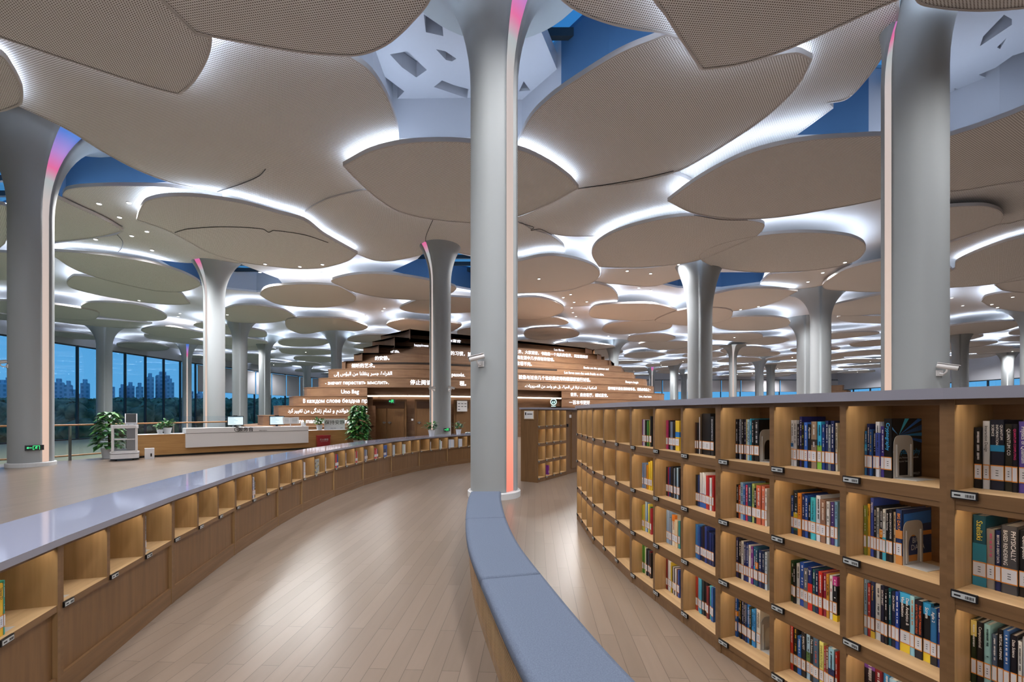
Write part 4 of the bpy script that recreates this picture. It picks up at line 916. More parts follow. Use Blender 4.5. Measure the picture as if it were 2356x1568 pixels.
for k, xx in ((0, 1.44), (1, 1.6)):
    b = MB(); b.box(xx, xx + .05, -.012, .02, 1.15 + .22 * k, 1.22 + .22 * k); tag(b.build('wall_socket', M['black'] if k == 0 else M['white'], None, (*TO, 0), TA), 'small %s fitting on the brown panel beside the lit niches' % ('black', 'white')[k], 'switch')
sg = empty('notice', (*frame(TO, TA, -.012, .12), 1.37), TA + math.pi / 2, 'framed white notice on the brown end panel right of the centre column', 'notice')
sg.rotation_euler = (0, 0, TA - math.pi / 2); sg.location = (*frame(TO, TA, -.008, .33), 1.35)
b = MB(); b.box(0, .25, -.012, 0, 0, .19); b.build('frame', M['oak_board'], sg)
b = MB(); b.box(.015, .235, -.015, -.012, .015, .175, 0); b.box(.03, .06, -.016, -.015, .09, .15, 1); b.build('notice_sheet', [M['white'], M['ink']], sg)
b = MB()
for k in range(5): b.box(.085 + k * .026, .105 + k * .026, -.0165, -.016, .1, .124)
b.build('printing', M['ink'], sg)
# ---------------------------------------------------------------- bench
BL = smooth([(-.545, 5.83), (-.53, 5.3), (-.456, 4.34), (-.345, 3.5), (-.19, 2.77), (.079, 1.71), (.38, .9), (.78, .05)], 8, False)
def off(line, d):
    o = []
    for i in range(len(line)):
        a = Vector(line[max(0, i - 1)]); b = Vector(line[min(len(line) - 1, i + 1)]); t = (b - a).normalized(); o.append((line[i][0] - t.y * d, line[i][1] + t.x * d))
    return o
bench = empty('bench', (0, 0, 0), 0, 'long curved bench with blue grey cushions on slatted wooden sides', 'bench')
b = MB(); b.prism(off(BL, .05) + off(BL, .345)[::-1], .0, .355); b.build('core', M['slat_gap'], bench)
b = MB(); b.prism(off(BL, .025) + off(BL, .37)[::-1], .335, .37); b.build('seat_board', M['slat'], bench)
b = MB(); b.prism(off(BL, .035) + off(BL, .36)[::-1], .0, .07); b.build('base_board', M['slat'], bench)
for d0, d1 in ((.03, .05), (.345, .365)):
    b = MB()
    for k in range(13):
        z = .075 + k * .0204; b.prism(off(BL, d0) + off(BL, d1)[::-1], z, z + .0105)
    b.build('slat_panel', M['slat'], bench)
cut = [0] + [min(range(len(BL)), key=lambda i: abs(BL[i][1] - y)) for y in (4.34, 2.74, 1.2)] + [len(BL) - 1]
for k in range(4):
    ln = BL[cut[k]:cut[k + 1] + 1]; w = .39; b = MB(); n = None; prof = [(0, .372), (-.008, .385), (-.008, .425), (.0, .437), (.02, .444)]
    rings = []
    for d, z in prof:
        p = off(ln, d) + off(ln, w - d)[::-1]
        e = .003 + max(0, d) * 1.0
        m = len(ln); t0 = (Vector(p[1]) - Vector(p[0])).normalized() * e; t1 = (Vector(p[m - 2]) - Vector(p[m - 1])).normalized() * e
        for i in (0, 2 * m - 1): p[i] = (p[i][0] + t0.x, p[i][1] + t0.y)
        for i in (m - 1, m): p[i] = (p[i][0] + t1.x, p[i][1] + t1.y)
        rings.append([(*q, z) for q in p])
    n = len(rings[0]); v = sum(rings, [])
    b.add(v, [(r * n + i, r * n + (i + 1) % n, (r + 1) * n + (i + 1) % n, (r + 1) * n + i) for r in range(len(rings) - 1) for i in range(n)], 0, True)
    m = n // 2; tq = rings[-1]; b.add(tq, [(i, i + 1, n - 2 - i, n - 1 - i) for i in range(m - 1)], 0)
    o = b.build('seat_cushion', M['cushion'], bench); fixnormals(o)
# ---------------------------------------------------------------- terraced wooden hill with lettering
HB = smooth([(-8.6, 19.65), (-6.2, 19.2), (-3.8, 19.35), (.4, 21.3), (4.4, 23.4), (8.1, 25.6), (8.9, 27.4), (9.4, 30), (6.5, 33.5), (-1, 34.5), (-7.5, 33), (-10.2, 28), (-9.6, 22.6), (-9.05, 20.4)], 7)
HB = [(p[0] * 1.2, p[1] * 1.2) for p in HB]
hill = empty('reading_hill', (0, 0, 0), 0, 'stepped wooden hill with glowing quotations in many languages, at the back', 'stepped seating hill')
def tier(poly, z0, z1, name='tier'):
    b = MB(); b.prism(poly, z0, z1 - .03); b.build(name, M['hill_wood'], hill)
    b = MB(); b.prism(inset(poly, -.02), z1 - .03, z1); b.build('tread_edge', M['hill_wood'], hill)
def resamp(poly, d):
    q = inset(poly, d)
    return q
TIERS = {}
zt, poly = 3.36, HB
tier(HB, 2.82, 3.36); TIERS[0] = (HB, 2.82, 3.36)
ins = 0
for k in range(1, 7):
    ins += .5 if k == 1 else .9
    poly = resamp(HB, ins); z0 = zt; zt += .52
    tier(poly, z0 - .1, zt); TIERS[k] = (poly, z0, zt)
# body below, set back behind the entrance
body = inset(HB, 1.0)
b = MB(); b.prism(body, 0, 2.82); b.build('body_wall', M['hill_wood'], hill)
CUTL, CUTR = (845 - CX) / F, (1292 - CX) / F
for j in range(1, 6):
    o = inset(HB, -.72 * j); i_ = inset(HB, -.72 * (j - 1) + .9); z1 = 2.82 - .49 * (j - 1); n = len(o)
    for side in (0, 1):
        keep = []
        for k in range(n):
            fr = o[k][1] < 36
            q = o[k][0] / o[k][1]
            if fr and ((side == 0 and q < CUTL) or (side == 1 and q > CUTR)): keep.append(k)
        # order the kept run consecutively round the outline
        st = [k for k in keep if (k - 1) % n not in keep]
        run = []; k = st[0]
        while k in keep and len(run) < n: run.append(k); k = (k + 1) % n
        po = [o[k] for k in run]; pi = [i_[k] for k in run]
        # close the run exactly on the cut line
        nx = (run[-1] + 1) % n if side == 0 else (run[0] - 1) % n
        if side == 0:
            a, b2 = po[-1], o[nx]; c = CUTL
        else: a, b2 = po[0], o[nx]; c = CUTR
        den = (b2[0] - a[0]) - c * (b2[1] - a[1]); t = max(0, min(1, (c * a[1] - a[0]) / den)) if abs(den) > 1e-6 else 0
        e = (a[0] + (b2[0] - a[0]) * t, a[1] + (b2[1] - a[1]) * t); ii = inset(HB, 1.2)[run[-1] if side == 0 else run[0]]
        ee = (c * (ii[1]), ii[1])
        poly = (po + [e, ee] + pi[::-1]) if side == 0 else ([e] + po + pi[::-1] + [ee])
        tier(poly, 0, z1); TIERS[-j, side] = (po + [e] if side == 0 else [e] + po, z1 - .49, z1)
def letter(t, s, px, size, dz=.0, rtl=False, endpx=None):
    """Lettering wrapped round a tier, starting where photo column px meets it."""
    poly, z0, z1 = TIERS[t]; pts = [Vector(p) for p in poly]
    k0 = min(range(len(pts)), key=lambda i: pts[i].x / pts[i].y)     # walk the front left to right
    if isinstance(t, int):
        pts = pts[k0:] + pts[:k0]
        if (pts[1] - pts[0]).x < 0: pts = [pts[0]] + pts[:0:-1]
    elif t[1] == 0: pts = pts[k0:] if pts[-1].x > pts[0].x or pts[-1].y < pts[0].y else pts[:k0 + 1][::-1]
    elif pts[0].y > pts[-1].y: pts = pts[::-1]
    cum = [0]
    for i in range(len(pts) - 1): cum.append(cum[-1] + (pts[i + 1] - pts[i]).length)
    def at(d):
        d = max(0, min(cum[-1] - 1e-4, d)); i = max(k for k in range(len(cum) - 1) if cum[k] <= d); u = (d - cum[i]) / max(1e-6, cum[i + 1] - cum[i])
        return pts[i].lerp(pts[i + 1], u), (pts[i + 1] - pts[i]).normalized()
    d0 = None; s0 = 0
    while s0 < cum[-1]:
        p, _ = at(s0)
        if p.x / p.y * F + CX >= px: d0 = s0; break
        s0 += .03
    if d0 is None: return
    v, f = text(arabic(s) if rtl else s, size * .88, .016, 'LEFT'); b = MB(); w = []
    zc = (z0 + z1) / 2 - .02 + dz
    for x, y, e in v:
        p, tn = at(d0 + x); w.append((p.x + tn.y * (.015 + e), p.y - tn.x * (.015 + e), zc + y))
    b.add(w, f); b.build('lettering', M['led_text'], hill)
letter(6, '慢慢回你喜欢', 1000, .34); letter(6, 'Los libros', 1274, .26)
letter(5, 'happiness', 952, .26); letter(5, '书是世界，大家清洁，书籍是一个充实的世界，纯洁而美好', 1168, .30)
letter(4, 'of life.', 898, .26); letter(4, '的习惯，就是', 1036, .32); letter(4, '远离生活中几乎所有的苦难。', 1180, .30)
letter(3, '的安静。', 862, .30); letter(3, '生一世看不完。', 1170, .30); letter(3, 'Books are the quietest and', 1342, .24)
letter(2, '倾听的艺术。', 808, .30); letter(2, 'Les livres sont des amis froids et sûrs.', 1297, .25)
letter(1, 'القراءة جسر ينقلنا من البؤس إلى', 768, .30, 0, True); letter(1, 'passés.', 1038, .33); letter(1, '就像与过去几个世纪最优秀的思想家进行对话。', 1192, .30); letter(1, 'Siempre imagin', 1438, .24)
letter(0, '- значит перестать мыслить.', 748, .30); letter(0, '停止阅读', 943, .32); letter(0, '程。', 1056, .32); letter(0, 'المكتبة ليست ترفا في الحياة، بل هو واحد من الضروريات.', 1206, .27, 0, True); letter(0, '图书馆不是生活的奢侈品，而是必需品之一', 1398, .25)
letter((-1, 0), 'Uno lleg', 784, .33); letter((-2, 0), 'В каждом слове бездна прос', 697, .31); letter((-3, 0), 'وز یک کتاب خواندم و تمام زندگی من تغییر کرد', 663, .29, 0, True); letter((-4, 0), 'e uma maneira de entender', 668, .34)
letter((-1, 1), '世界，走出客厅，越过星空。', 1311, .27); letter((-2, 1), '一百本书更好', 1308, .29); letter((-1, 1), 'Lire, c\'est boire', 1470, .22)
# slot in the second tier, warm light line along the soffit, lintel
def along(poly, pxa, pxb, dx=0):
    pts = [p for p in poly if p[1] < 36]; out = []
    k0 = min(range(len(poly)), key=lambda i: poly[i][0] / poly[i][1]); q = poly[k0:] + poly[:k0]
    if q[1][0] < q[0][0]: q = [q[0]] + q[:0:-1]
    for i in range(len(q) - 1):
        for u in (0, .5):
            p = (q[i][0] + (q[i + 1][0] - q[i][0]) * u, q[i][1] + (q[i + 1][1] - q[i][1]) * u); c = CX + F * p[0] / p[1]
            if p[1] < 36 and pxa <= c <= pxb and (not out or c > CX + F * out[-1][0] / out[-1][1]): out.append(p)
    return out
ln = along(inset(TIERS[2][0], -.012), 850, 1283); b = MB(); n = len(ln)
for i in range(n - 1): b.add([(*ln[i], TIERS[2][2] - .2), (*ln[i + 1], TIERS[2][2] - .2), (*ln[i + 1], TIERS[2][2] - .09), (*ln[i], TIERS[2][2] - .09)], [(0, 1, 2, 3)])
b.build('air_slot', M['slat_gap'], hill)
ln = along(inset(HB, .75), 838, 1300); b = MB()
for i in range(len(ln) - 1): b.add([(*ln[i], 2.36), (*ln[i + 1], 2.36), (*ln[i + 1], 2.42), (*ln[i], 2.42)], [(0, 1, 2, 3)])
b.build('soffit_light', M['soffit_line'], hill)
b = MB(); o1 = along(inset(HB, .35), 838, 1300); o2 = along(inset(HB, 1.1), 838, 1300)
b.prism(o1 + o2[::-1], 2.43, 2.84); b.build('lintel', M['hill_wood'], hill)
# doors in the recessed wall
def wall_at(px, poly=None):
    ln = along(inset(HB, 1.0), 700, 1500); best = min(range(len(ln) - 1), key=lambda i: abs(CX + F * ln[i][0] / ln[i][1] - px)); a, b = Vector(ln[best]), Vector(ln[min(best + 1, len(ln) - 1)])
    return a, math.atan2((b - a).y, (b - a).x)
def door(n, px0, px1, leaves, label):
    a, r0 = wall_at(px0); b, r = wall_at(px1); d = b - a; w = d.length; rz = math.atan2(d.y, d.x)
    e = tag(empty('door_%d' % n, (*a, 0), rz), kind='structure')
    q = MB(); q.box(-.08, w + .08, -.3, -.2, 0, 2.2); q.build('door_frame', M['oak_dark'], e)
    q = MB(); q.box(.02, w - .02, -.33, -.29, 1.72, 2.1); q.build('transom_panel', M['slat_gap'] if 0 else cmat('4a3220'), e)
    for k in range(leaves):
        x0, x1 = w * k / leaves + .03, w * (k + 1) / leaves - .03
        q = MB(); q.box(x0, x1, -.34, -.29, .01, 1.7); lf = q.build('door_leaf', M['oak_dark'], e)
        q = MB(); hx = x1 - .12 if k == 0 and leaves > 1 else x0 + .12
        q.box(hx - .09, hx + .09, -.37, -.34, .92, .97).box(hx - .04, hx + .04, -.4, -.36, .88, 1.0); q.build('door_handle', M['steel'], e)
    return e
door(1, 856, 938, 2, ''); door(2, 958, 1012, 1, ''); door(3, 1040, 1082, 1, '')
a, r = wall_at(1058); o = empty('notice_board', (*a, 1.55), r, 'white notice panel on the wooden wall beside the slim tree column', 'notice')
q = MB(); q.box(-.35, .25, -.46, -.42, 0, .6); q.build('panel', M['white'], o)
q = MB()
for k in range(7): q.box(-.3 + (k % 3) * .19, -.18 + (k % 3) * .19, -.465, -.46, .42 - .16 * (k // 3), .46 - .16 * (k // 3))
q.build('printing', M['grey_ink'], o)
a, r = wall_at(950); o = empty('wall_switch', (*a, 1.05), r, 'small white switch between the doors of the wooden hill', 'switch')
q = MB(); q.box(-.05, .05, -.36, -.2, 0, .1); q.build('plate', M['white'], o)
a, r = wall_at(1072)
# brown terraces far right
def terrace(cx, cy, w, h, n, label):
    o = empty('wooden_terrace', (cx, cy, 0), 0, label, 'stepped seating')
    for k in range(n):
        s = 1 - k * .11; q = MB(); q.prism(smooth([(-w * s, -2 + k * .5), (0, -3.2 + k * .5), (w * s, -2 + k * .5), (w * s, 4), (-w * s, 4)], 4), h * k / n, h * (k + 1) / n - .04); q.build('step', M['hill_wood'], o)
        q = MB(); q.prism(smooth([(-w * s - .02, -2.03 + k * .5), (0, -3.24 + k * .5), (w * s + .02, -2.03 + k * .5), (w * s, 4), (-w * s, 4)], 4), h * (k + 1) / n - .04, h * (k + 1) / n); q.build('tread_edge', M['oak_dark'], o)
terrace(31.4, 41, 3.6, 4.1, 8, 'brown stepped terrace left of the thick right column, above the bookcase')
terrace(32.4, 49.5, 2.2, 3.4, 6, 'low brown terrace in the distance left of the flared right column')
# ---------------------------------------------------------------- service desk
def ribbon(pts, d0, d1, z0, z1, m, name, parent, mt=None):
    b = MB(); b.prism(off(pts, d0) + off(pts, d1)[::-1], z0, z1, 0, 1 if mt else 0)
    return b.build(name, [M[m], M[mt]] if mt else M[m], parent)
DK = smooth([(-12.35, 14.25), (-11.6, 15.0), (-10.3, 16.25), (-9.0, 17.2), (-8.35, 17.75), (-7.1, 18.75)], 6, False)
desk = empty('service_desk', (0, 0, 0), 0, 'curved wooden service desk with a white raised front panel', 'service desk')
ribbon(DK, .06, .7, 0, .06, 'black', 'toe_kick', desk)
ribbon(DK, 0, .72, .06, .72, 'desk_wood', 'body', desk)
ribbon(DK, -.02, .75, .72, .755, 'desk_wood', 'desk_top', desk, 'white')
wi = [i for i, p in enumerate(DK) if 408 <= CX + F * p[0] / p[1] <= 718]; WP = DK[wi[0]:wi[-1] + 1]
ribbon(WP, -.14, .02, .27, .755, 'white', 'white_panel', desk)
ribbon(WP, -.16, .55, .77, .94, 'white', 'white_counter', desk)
ribbon(WP, -.12, .4, .75, .775, 'grey_ink', 'shadow_gap', desk)
def on_desk(px, dy):
    i = min(range(len(DK) - 1), key=lambda k: abs(CX + F * DK[k][0] / DK[k][1] - px)); a, b = Vector(DK[i]), Vector(DK[i + 1]); t = (b - a).normalized()
    return (a.x - t.y * dy, a.y + t.x * dy), math.atan2(t.y, t.x)
for s, px, dz, sz, m in (('ⓘ', 542, 0, .21, 'ink'), ('服务台', 567, 0, .17, 'ink'), ('Information', 596, -.045, .055, 'ink')):
    p, r = on_desk(px, -.185); v, fc = text(s, sz, .012); b = MB(); b.add([(q[0], 0, .855 + dz + q[1]) for q in v], fc); o = b.build('lettering', M[m], desk, (*p, 0), r)
# monitors, book stand, tray of small things
mo = None
for px, lab in ((546, 'computer monitor on the left half of the white service counter'), (636, 'computer monitor on the right half of the white service counter')):
    p, r = on_desk(px, .32)
    e = empty('monitor', (*p, .94), r + .15, lab, 'monitor', 'monitors on the service desk')
    q = MB(); q.box(-.27, .27, -.02, .02, .06, .42); q.build('screen_casing', M['black'], e)
    q = MB(); q.box(-.25, .25, -.023, -.02, .085, .4); d = q.build('display', M['screen'], e)
    q = MB()
    for k in range(5): q.box(-.22 + .0 * k, -.05 + .06 * (k % 3), -.0235, -.023, .34 - k * .05, .352 - k * .05)
    q.box(-.25, .25, -.0235, -.023, .375, .4)
    q.build('screen_text', cmat('8fb4c8'), e)
    q = MB(); q.box(-.04, .04, .0, .04, 0, .1).box(-.12, .12, -.06, .12, 0, .012).box(-.07, .07, -.01, .03, .41, .44); q.build('stand', M['black'], e)
p, r = on_desk(672, .3); e = empty('reading_stand', (*p, .94), r, 'white open display book on a small stand, right of the monitors', 'book stand')
q = MB(); q.tube([(0, 0, 0), (0, 0, .1)], .015).box(-.09, .09, -.07, .07, 0, .012); q.build('stand', M['white'], e)
for s in (-1, 1):
    q = MB(); q.add([(0, 0, .1), (s * .3, -.1, .1), (s * .3, -.06, .37), (0, .03, .35)], [(0, 1, 2, 3)]); q.add([(0, .012, .1), (s * .3, -.088, .1), (s * .3, -.048, .37), (0, .042, .35)], [(3, 2, 1, 0)]); q.build('page', M['white'], e)
    q = MB()
    for k in range(5): q.add([(s * .06, -.025, .16 + k * .035), (s * .24, -.085, .16 + k * .035), (s * .24, -.083, .168 + k * .035), (s * .06, -.023, .168 + k * .035)], [(0, 1, 2, 3)])
    q.build('printing', M['grey_ink'], e)
def mug(px, dy, z, lab, m='white'):
    p, r = on_desk(px, dy); q = MB(); q.lathe([(.05, 0), (.065, .17), (.058, .17), (.045, .01)], 16); return tag(q.build('cup', M[m], None, (*p, z)), lab, 'cup')
mug(699, .2, .94, 'white paper cup on the counter right of the open display book')
# ---------------------------------------------------------------- plants
def leaf(b, p, d, L_, w, up, m=0, droop=.35):
    d = Vector(d).normalized(); s = d.cross(Vector(up)); s = s.normalized() if s.length > 1e-4 else Vector((1, 0, 0)); n = s.cross(d).normalized(); p = Vector(p)
    prof = [(0, 0.02), (.18, .78), (.42, 1), (.72, .66), (1, .03)]; v = []
    for t, k in prof:
        c = p + d * (L_ * t) - n * (0) + Vector((0, 0, -droop * L_ * t * t)); v += [c - s * (w * k * .5) + n * (.12 * w * k), c, c + s * (w * k * .5) + n * (.12 * w * k)]
    f = []
    for i in range(4): f += [(i * 3, i * 3 + 1, i * 3 + 4, i * 3 + 3), (i * 3 + 1, i * 3 + 2, i * 3 + 5, i * 3 + 4)]
    b.add(v, f, m, True)
def pole_plant(x, y, h, r, n, lab, seed, lean=0):
    g = random.Random(seed); e = empty('potted_plant', (x, y, 0), 0, lab, 'potted plant')
    q = MB(); q.lathe([(.17, 0), (.21, .3), (.22, .32), (.19, .32), (.18, .28)], 20); q.build('pot', M['pot'], e)
    q = MB(); q.tube([(0, 0, .26), (0, 0, h * .93)], .035); q.build('moss_pole', M['soil'], e)
    b = MB()
    for k in range(n):
        t = (k + g.random()) / n; z = .3 + t * (h - .42); a = g.uniform(0, 6.28); rr = r * (1.0 - .55 * max(0, t - .45) / .55) * g.uniform(.45, 1)
        p = (rr * .55 * math.cos(a), rr * .55 * math.sin(a), z + .06); Lf = g.uniform(.19, .29)
        leaf(b, p, (math.cos(a), math.sin(a), g.uniform(-.25, .55)), Lf, Lf * g.uniform(.6, .8), (0, 0, 1), k % 2, .45)
    b.build('foliage', [M['leaf'], M['leaf_dark']], e)
pole_plant(-6.55, 18.55, 1.85, .66, 520, 'tall leafy pole plant at the right end of the service desk', 3)
pole_plant(-13.25, 14.3, 1.56, .55, 260, 'tall leafy pole plant behind the delivery robot', 5)
def pot_plant(x, y, z, s, lab, seed, sq=True, n=46, group=None, spread=1.0):
    g = random.Random(seed); e = empty('potted_plant', (x, y, z), 0, lab, 'potted plant', group)
    q = MB(); q.lathe([(.06 * s, 0), (.085 * s, .13 * s), (.09 * s, .14 * s), (.078 * s, .14 * s), (.07 * s, .1 * s)], 4 if sq else 16, smooth=not sq); q.build('pot', M['pot'], e)
    q = MB()
    b = MB()
    for k in range(n):
        a = g.uniform(0, 6.28); el = g.uniform(.15, 1.3); hh = g.uniform(.02, .17) * s; rr = g.uniform(.02, .12) * s * spread
        p = (rr * math.cos(a), rr * math.sin(a), .14 * s + hh)
        leaf(b, p, (math.cos(a) * math.cos(el), math.sin(a) * math.cos(el), math.sin(el) * .8), g.uniform(.09, .14) * s, g.uniform(.05, .075) * s, (0, 0, 1), k % 2, .4)
        if k % 4 == 0: q.tube([(0, 0, .1 * s), p], .004 * s, 5)
    b.build('foliage', [M['leaf'], M['leaf_dark']], e); q.build('stems', M['stem'], e)
def atlow(px, frac=.3):
    """Point on the low worktop under photo column px."""
    best = None
    for k in range(len(LJ) - 1):
        a, bb = Vector(LJ[k]), Vector(LJ[k + 1])
        for i in range(30):
            p = a.lerp(bb, i / 30); t = (bb - a).normalized(); p = Vector((p.x - t.y * frac, p.y + t.x * frac)); c = abs(CX + F * p.x / p.y - px)
            if k > 6 and (best is None or c < best[0]): best = (c, p)
    return best[1]
p = atlow(993); pot_plant(p.x, p.y, .853, 1.1, 'small potted plant on the low worktop, left of the green exit sign', 11, True, 52, None, 1.4)
p = atlow(1055); pot_plant(p.x, p.y, .853, 1.0, 'small potted plant on the low worktop next to the centre column', 12, True, 44, None, 1.3)
p, r = on_desk(366, .35); pot_plant(*p, .756, 1.1, 'short bushy potted plant at the far left of the service desk', 13, False, 46)
p, r = on_desk(389, .4); pot_plant(*p, .756, 1.5, 'larger bushy potted plant on the left of the service desk beside the white counter', 14, False, 60)
p, r = on_desk(735, .3); pot_plant(*p, .756, 1.5, 'bushy potted plant on the desk beside the white keep quiet sign', 15, False, 60)
p, r = on_desk(708, .45); pot_plant(*p, .94, .7, 'little reddish potted sprig between the cup and the desk plants', 16, False, 14)
q = MB(); q.lathe([(.0, 0), (.11, .0), (.12, .03), (.06, .05), (0, .052)], 20, caps=False); p = atlow(1079, .25); tag(q.build('round_dish', M['steel'], None, (p.x, p.y, .853)), 'shallow grey dish on the low worktop beside the centre column', 'dish')
# keep quiet sign
p, r = on_desk(768, .3); e = empty('standing_sign', (*p, .756), r - .1, 'white standing sign with black calligraphy at the right of the desk', 'sign')
q = MB(); q.box(-.42, .42, -.012, .012, 0, .47); q.build('board', M['white_gloss'], e)
v, fc = text('保持安静', .2, .006); q = MB(); q.add([(k[0], -.0135, .3 + k[1]) for k in v], fc); q.build('lettering', M['ink'], e)
q = MB()
for k in (-.12, .0, .28): q.box(k - .05, k + .05, -.0135, -.012, .06, .075)
q.build('small_print', M['grey_ink'], e)
# red extinguisher box
p, r = on_desk(746, -.28); e = empty('extinguisher_box', (*p, 0), r, 'red fire extinguisher box standing in front of the desk', 'fire extinguisher box')
q = MB(); q.box(-.24, .24, -.11, .11, 0, .5); q.build('box_body', M['red'], e)
q = MB(); q.box(-.255, .255, -.125, .125, .5, .56); q.build('lid', M['red'], e)
v, fc = text('灭火器箱', .085, .012); q = MB(); q.add([(k[0], -.112, .38 + k[1]) for k in v], fc); v, fc = text('FIRE EXTINGUISHER', .032, .01); q.add([(k[0], -.112, .31 + k[1]) for k in v], fc); q.build('lettering', M['white'], e)
# ---------------------------------------------------------------- delivery robot
rb = empty('delivery_robot', (-12.25, 13.75, 0), 0.72, 'white rolling library robot with glass cabinet and tilted screen head', 'robot')
def rr(w, d, c): return smooth([(-w, -d + c), (-w + c, -d), (w - c, -d), (w, -d + c), (w, d - c), (w - c, d), (-w + c, d), (-w, d - c)], 3)
def ro(name, poly, z0, z1, m): q = MB(); q.prism(poly, z0, z1); return q.build(name, M[m], rb)
ro('skirt', rr(.33, .29, .1), .03, .07, 'frame_dark'); bs = ro('base', rr(.34, .3, .11), .06, .26, 'white_gloss')
q = MB()
for x in (-.2, .2):
    for y in (-.16, .16): q.tube([(x, y - .02, .035), (x, y + .02, .035)], .035, 12)
q.build('wheels', M['black'], rb)
ro('base_band', rr(.345, .305, .11), .2, .215, 'grey_ink'); ro('deck', rr(.3, .26, .09), .26, .3, 'white'); ro('middle_shelf', rr(.27, .24, .08), .64, .67, 'white'); ro('top', rr(.32, .28, .1), 1.0, 1.1, 'white_gloss')
for x, y in ((-.28, -.22), (.28, -.22), (-.28, .22), (.28, .22)):
    q = MB(); q.box(x - .03, x + .03, y - .03, y + .03, .29, 1.01); q.build('corner_post', M['white'], rb)
q = MB(); q.prism(rr(.27, .235, .08), .3, 1.0, caps=(0, 0)); q.build('glass_cabinet', M['case_glass'], rb)
q = MB(); q.box(-.25, .25, -.05, .2, .3, .34).box(.05, .25, -.2, .22, .32, .98); q.build('inner_panel', M['steel'], rb)
q = MB(); q.tube([(.14, .1, 1.08), (.16, .12, 1.22), (.17, .1, 1.3)], [.07, .055, .05], 10); q.build('neck', M['white_gloss'], rb)
q = MB(); A, B_ = Vector((.16, .02, 1.28)), Vector((0, -.45, .9)).normalized()
for dd, ww, hh, m in ((0, .15, .2, 0), ):
    q.add([(.0, -.1, 1.16), (.3, -.1, 1.16), (.3, .1, 1.46), (.0, .1, 1.46), (.0, -.04, 1.12), (.3, -.04, 1.12), (.3, .16, 1.42), (.0, .16, 1.42)], [(0, 1, 2, 3), (7, 6, 5, 4), (0, 4, 5, 1), (1, 5, 6, 2), (2, 6, 7, 3), (3, 7, 4, 0)])
q.build('head', M['white_gloss'], rb)
q = MB(); q.add([(.025, -.092, 1.18), (.275, -.092, 1.18), (.275, .088, 1.45), (.025, .088, 1.45)], [(0, 1, 2, 3)]); q.add([(.025, -.1, 1.186), (.275, -.1, 1.186), (.275, .08, 1.456), (.025, .08, 1.456)], [(0, 1, 2, 3)]); q.build('screen', M['black'], rb)
ch = empty('charging_dock', (-11.72, 14.05, 0), .72, 'low white charging dock on the floor between robot and desk', 'charging dock')
q = MB(); q.box(-.12, .12, -.12, .12, 0, .34); q.build('housing', M['white_gloss'], ch); q = MB(); q.box(.02, .06, -.13, -.12, .08, .18); q.build('port', M['black'], ch)
# ---------------------------------------------------------------- railing on the floor edge
rail = empty('balustrade', (0, 0, 0), 0, 'balustrade with wooden handrail and glass along the left floor edge', 'railing')
RL = off([(-16.4, 10.7), (-14.6, 12.75), (-13.9, 13.6), (-13.1, 16.7), (-12.0, 18.9), (-11.9, 19.1)], -.12)
RL = [(p[0] - .0, p[1]) for p in RL]
q = MB(); q.tube([(*p, 1.1) for p in RL], .03, 10); q.build('handrail', M['rail_wood'], rail)
for zz in (.32, .12):
    q = MB(); q.tube([(p[0] - .9, p[1] + .5, zz - .25) for p in RL], .028, 8); q.build('lower_rail', M['rail_wood'], rail)
for i in range(len(RL) - 1):
    a, b_ = Vector(RL[i]), Vector(RL[i + 1]); n = max(1, round((b_ - a).length / 1.7))
    for k in range(n):
        p = a.lerp(b_, k / n); t = (b_ - a).normalized()
        q = MB(); q.box(p.x - .02, p.x + .02, p.y - .03, p.y + .03, 0, 1.08); q.build('post', M['steel'], rail)
        p2 = a.lerp(b_, (k + .96) / n); p1 = a.lerp(b_, (k + .04) / n)
        q = MB(); q.add([(p1.x - .06, p1.y, .08), (p2.x - .06, p2.y, .08), (p2.x - .06, p2.y, 1.35), (p1.x - .06, p1.y, 1.35)], [(0, 1, 2, 3)]); q.build('glass_panel', M['glass'], rail)
# ---------------------------------------------------------------- cameras and exit signs
cc = None
def cctv(c, a, z, lab, yaw=0.0, ra=.0):
    """Bullet camera on a column: a = direction from the column axis."""
    global cc
    if cc is None:
        cc = empty('security_camera')
        q = MB(); q.box(-.07, .07, -.02, .0, -.06, .06); q.build('wall_plate', M['white'], cc)
        q = MB(); q.tube([(0, 0, 0), (0, -.1, -.03), (0, -.16, .02), (0, -.17, .07)], .018, 8); q.build('arm', M['white'], cc)
        q = MB(); q.lathe([(.05, -.16), (.055, -.14), (.055, .16), (.05, .17)], 16); q.box(-.06, .06, .052, .062, -.16, .19); h = q.build('housing', M['white'], cc, (0, -.17, .12))
        h.rotation_euler = (math.pi / 2, 0, 0)
        q = MB(); q.lathe([(.047, .171), (.047, .178)], 16); l = q.build('lens', M['black'], h)
        o = cc
    else: o = copy_tree(cc)
    r = c['r']; o.location = (c.location.x + r * math.cos(a), c.location.y + r * math.sin(a), z); o.rotation_euler = (0, 0, a + math.pi / 2)
    o.scale = (.8, .8, .8)
    for k in o.children:
        if k.name.startswith('housing'): k.rotation_euler = (math.pi / 2 + .25, 0, yaw)
    return tag(o, lab, 'security camera', 'security cameras on columns')
tocam = lambda c: math.atan2(-c.location.y, -c.location.x)
cctv(C1, tocam(C1) - .55, 2.33, 'security camera on the centre column, lens turned left', -.9)
cctv(C3, tocam(C3) + .75, 2.16, 'security camera on the thick right column above the bookcase', .75)
cctv(C2, tocam(C2) - 1.3, 2.75, 'security camera on the far left column, cut by the picture edge', .2)
cctv(C5, tocam(C5) - .6, 2.4, 'security camera on the slim column, pointing left', -.8)
cctv(C5, tocam(C5) + .9, 2.42, 'security camera on the slim column, pointing right', .9)
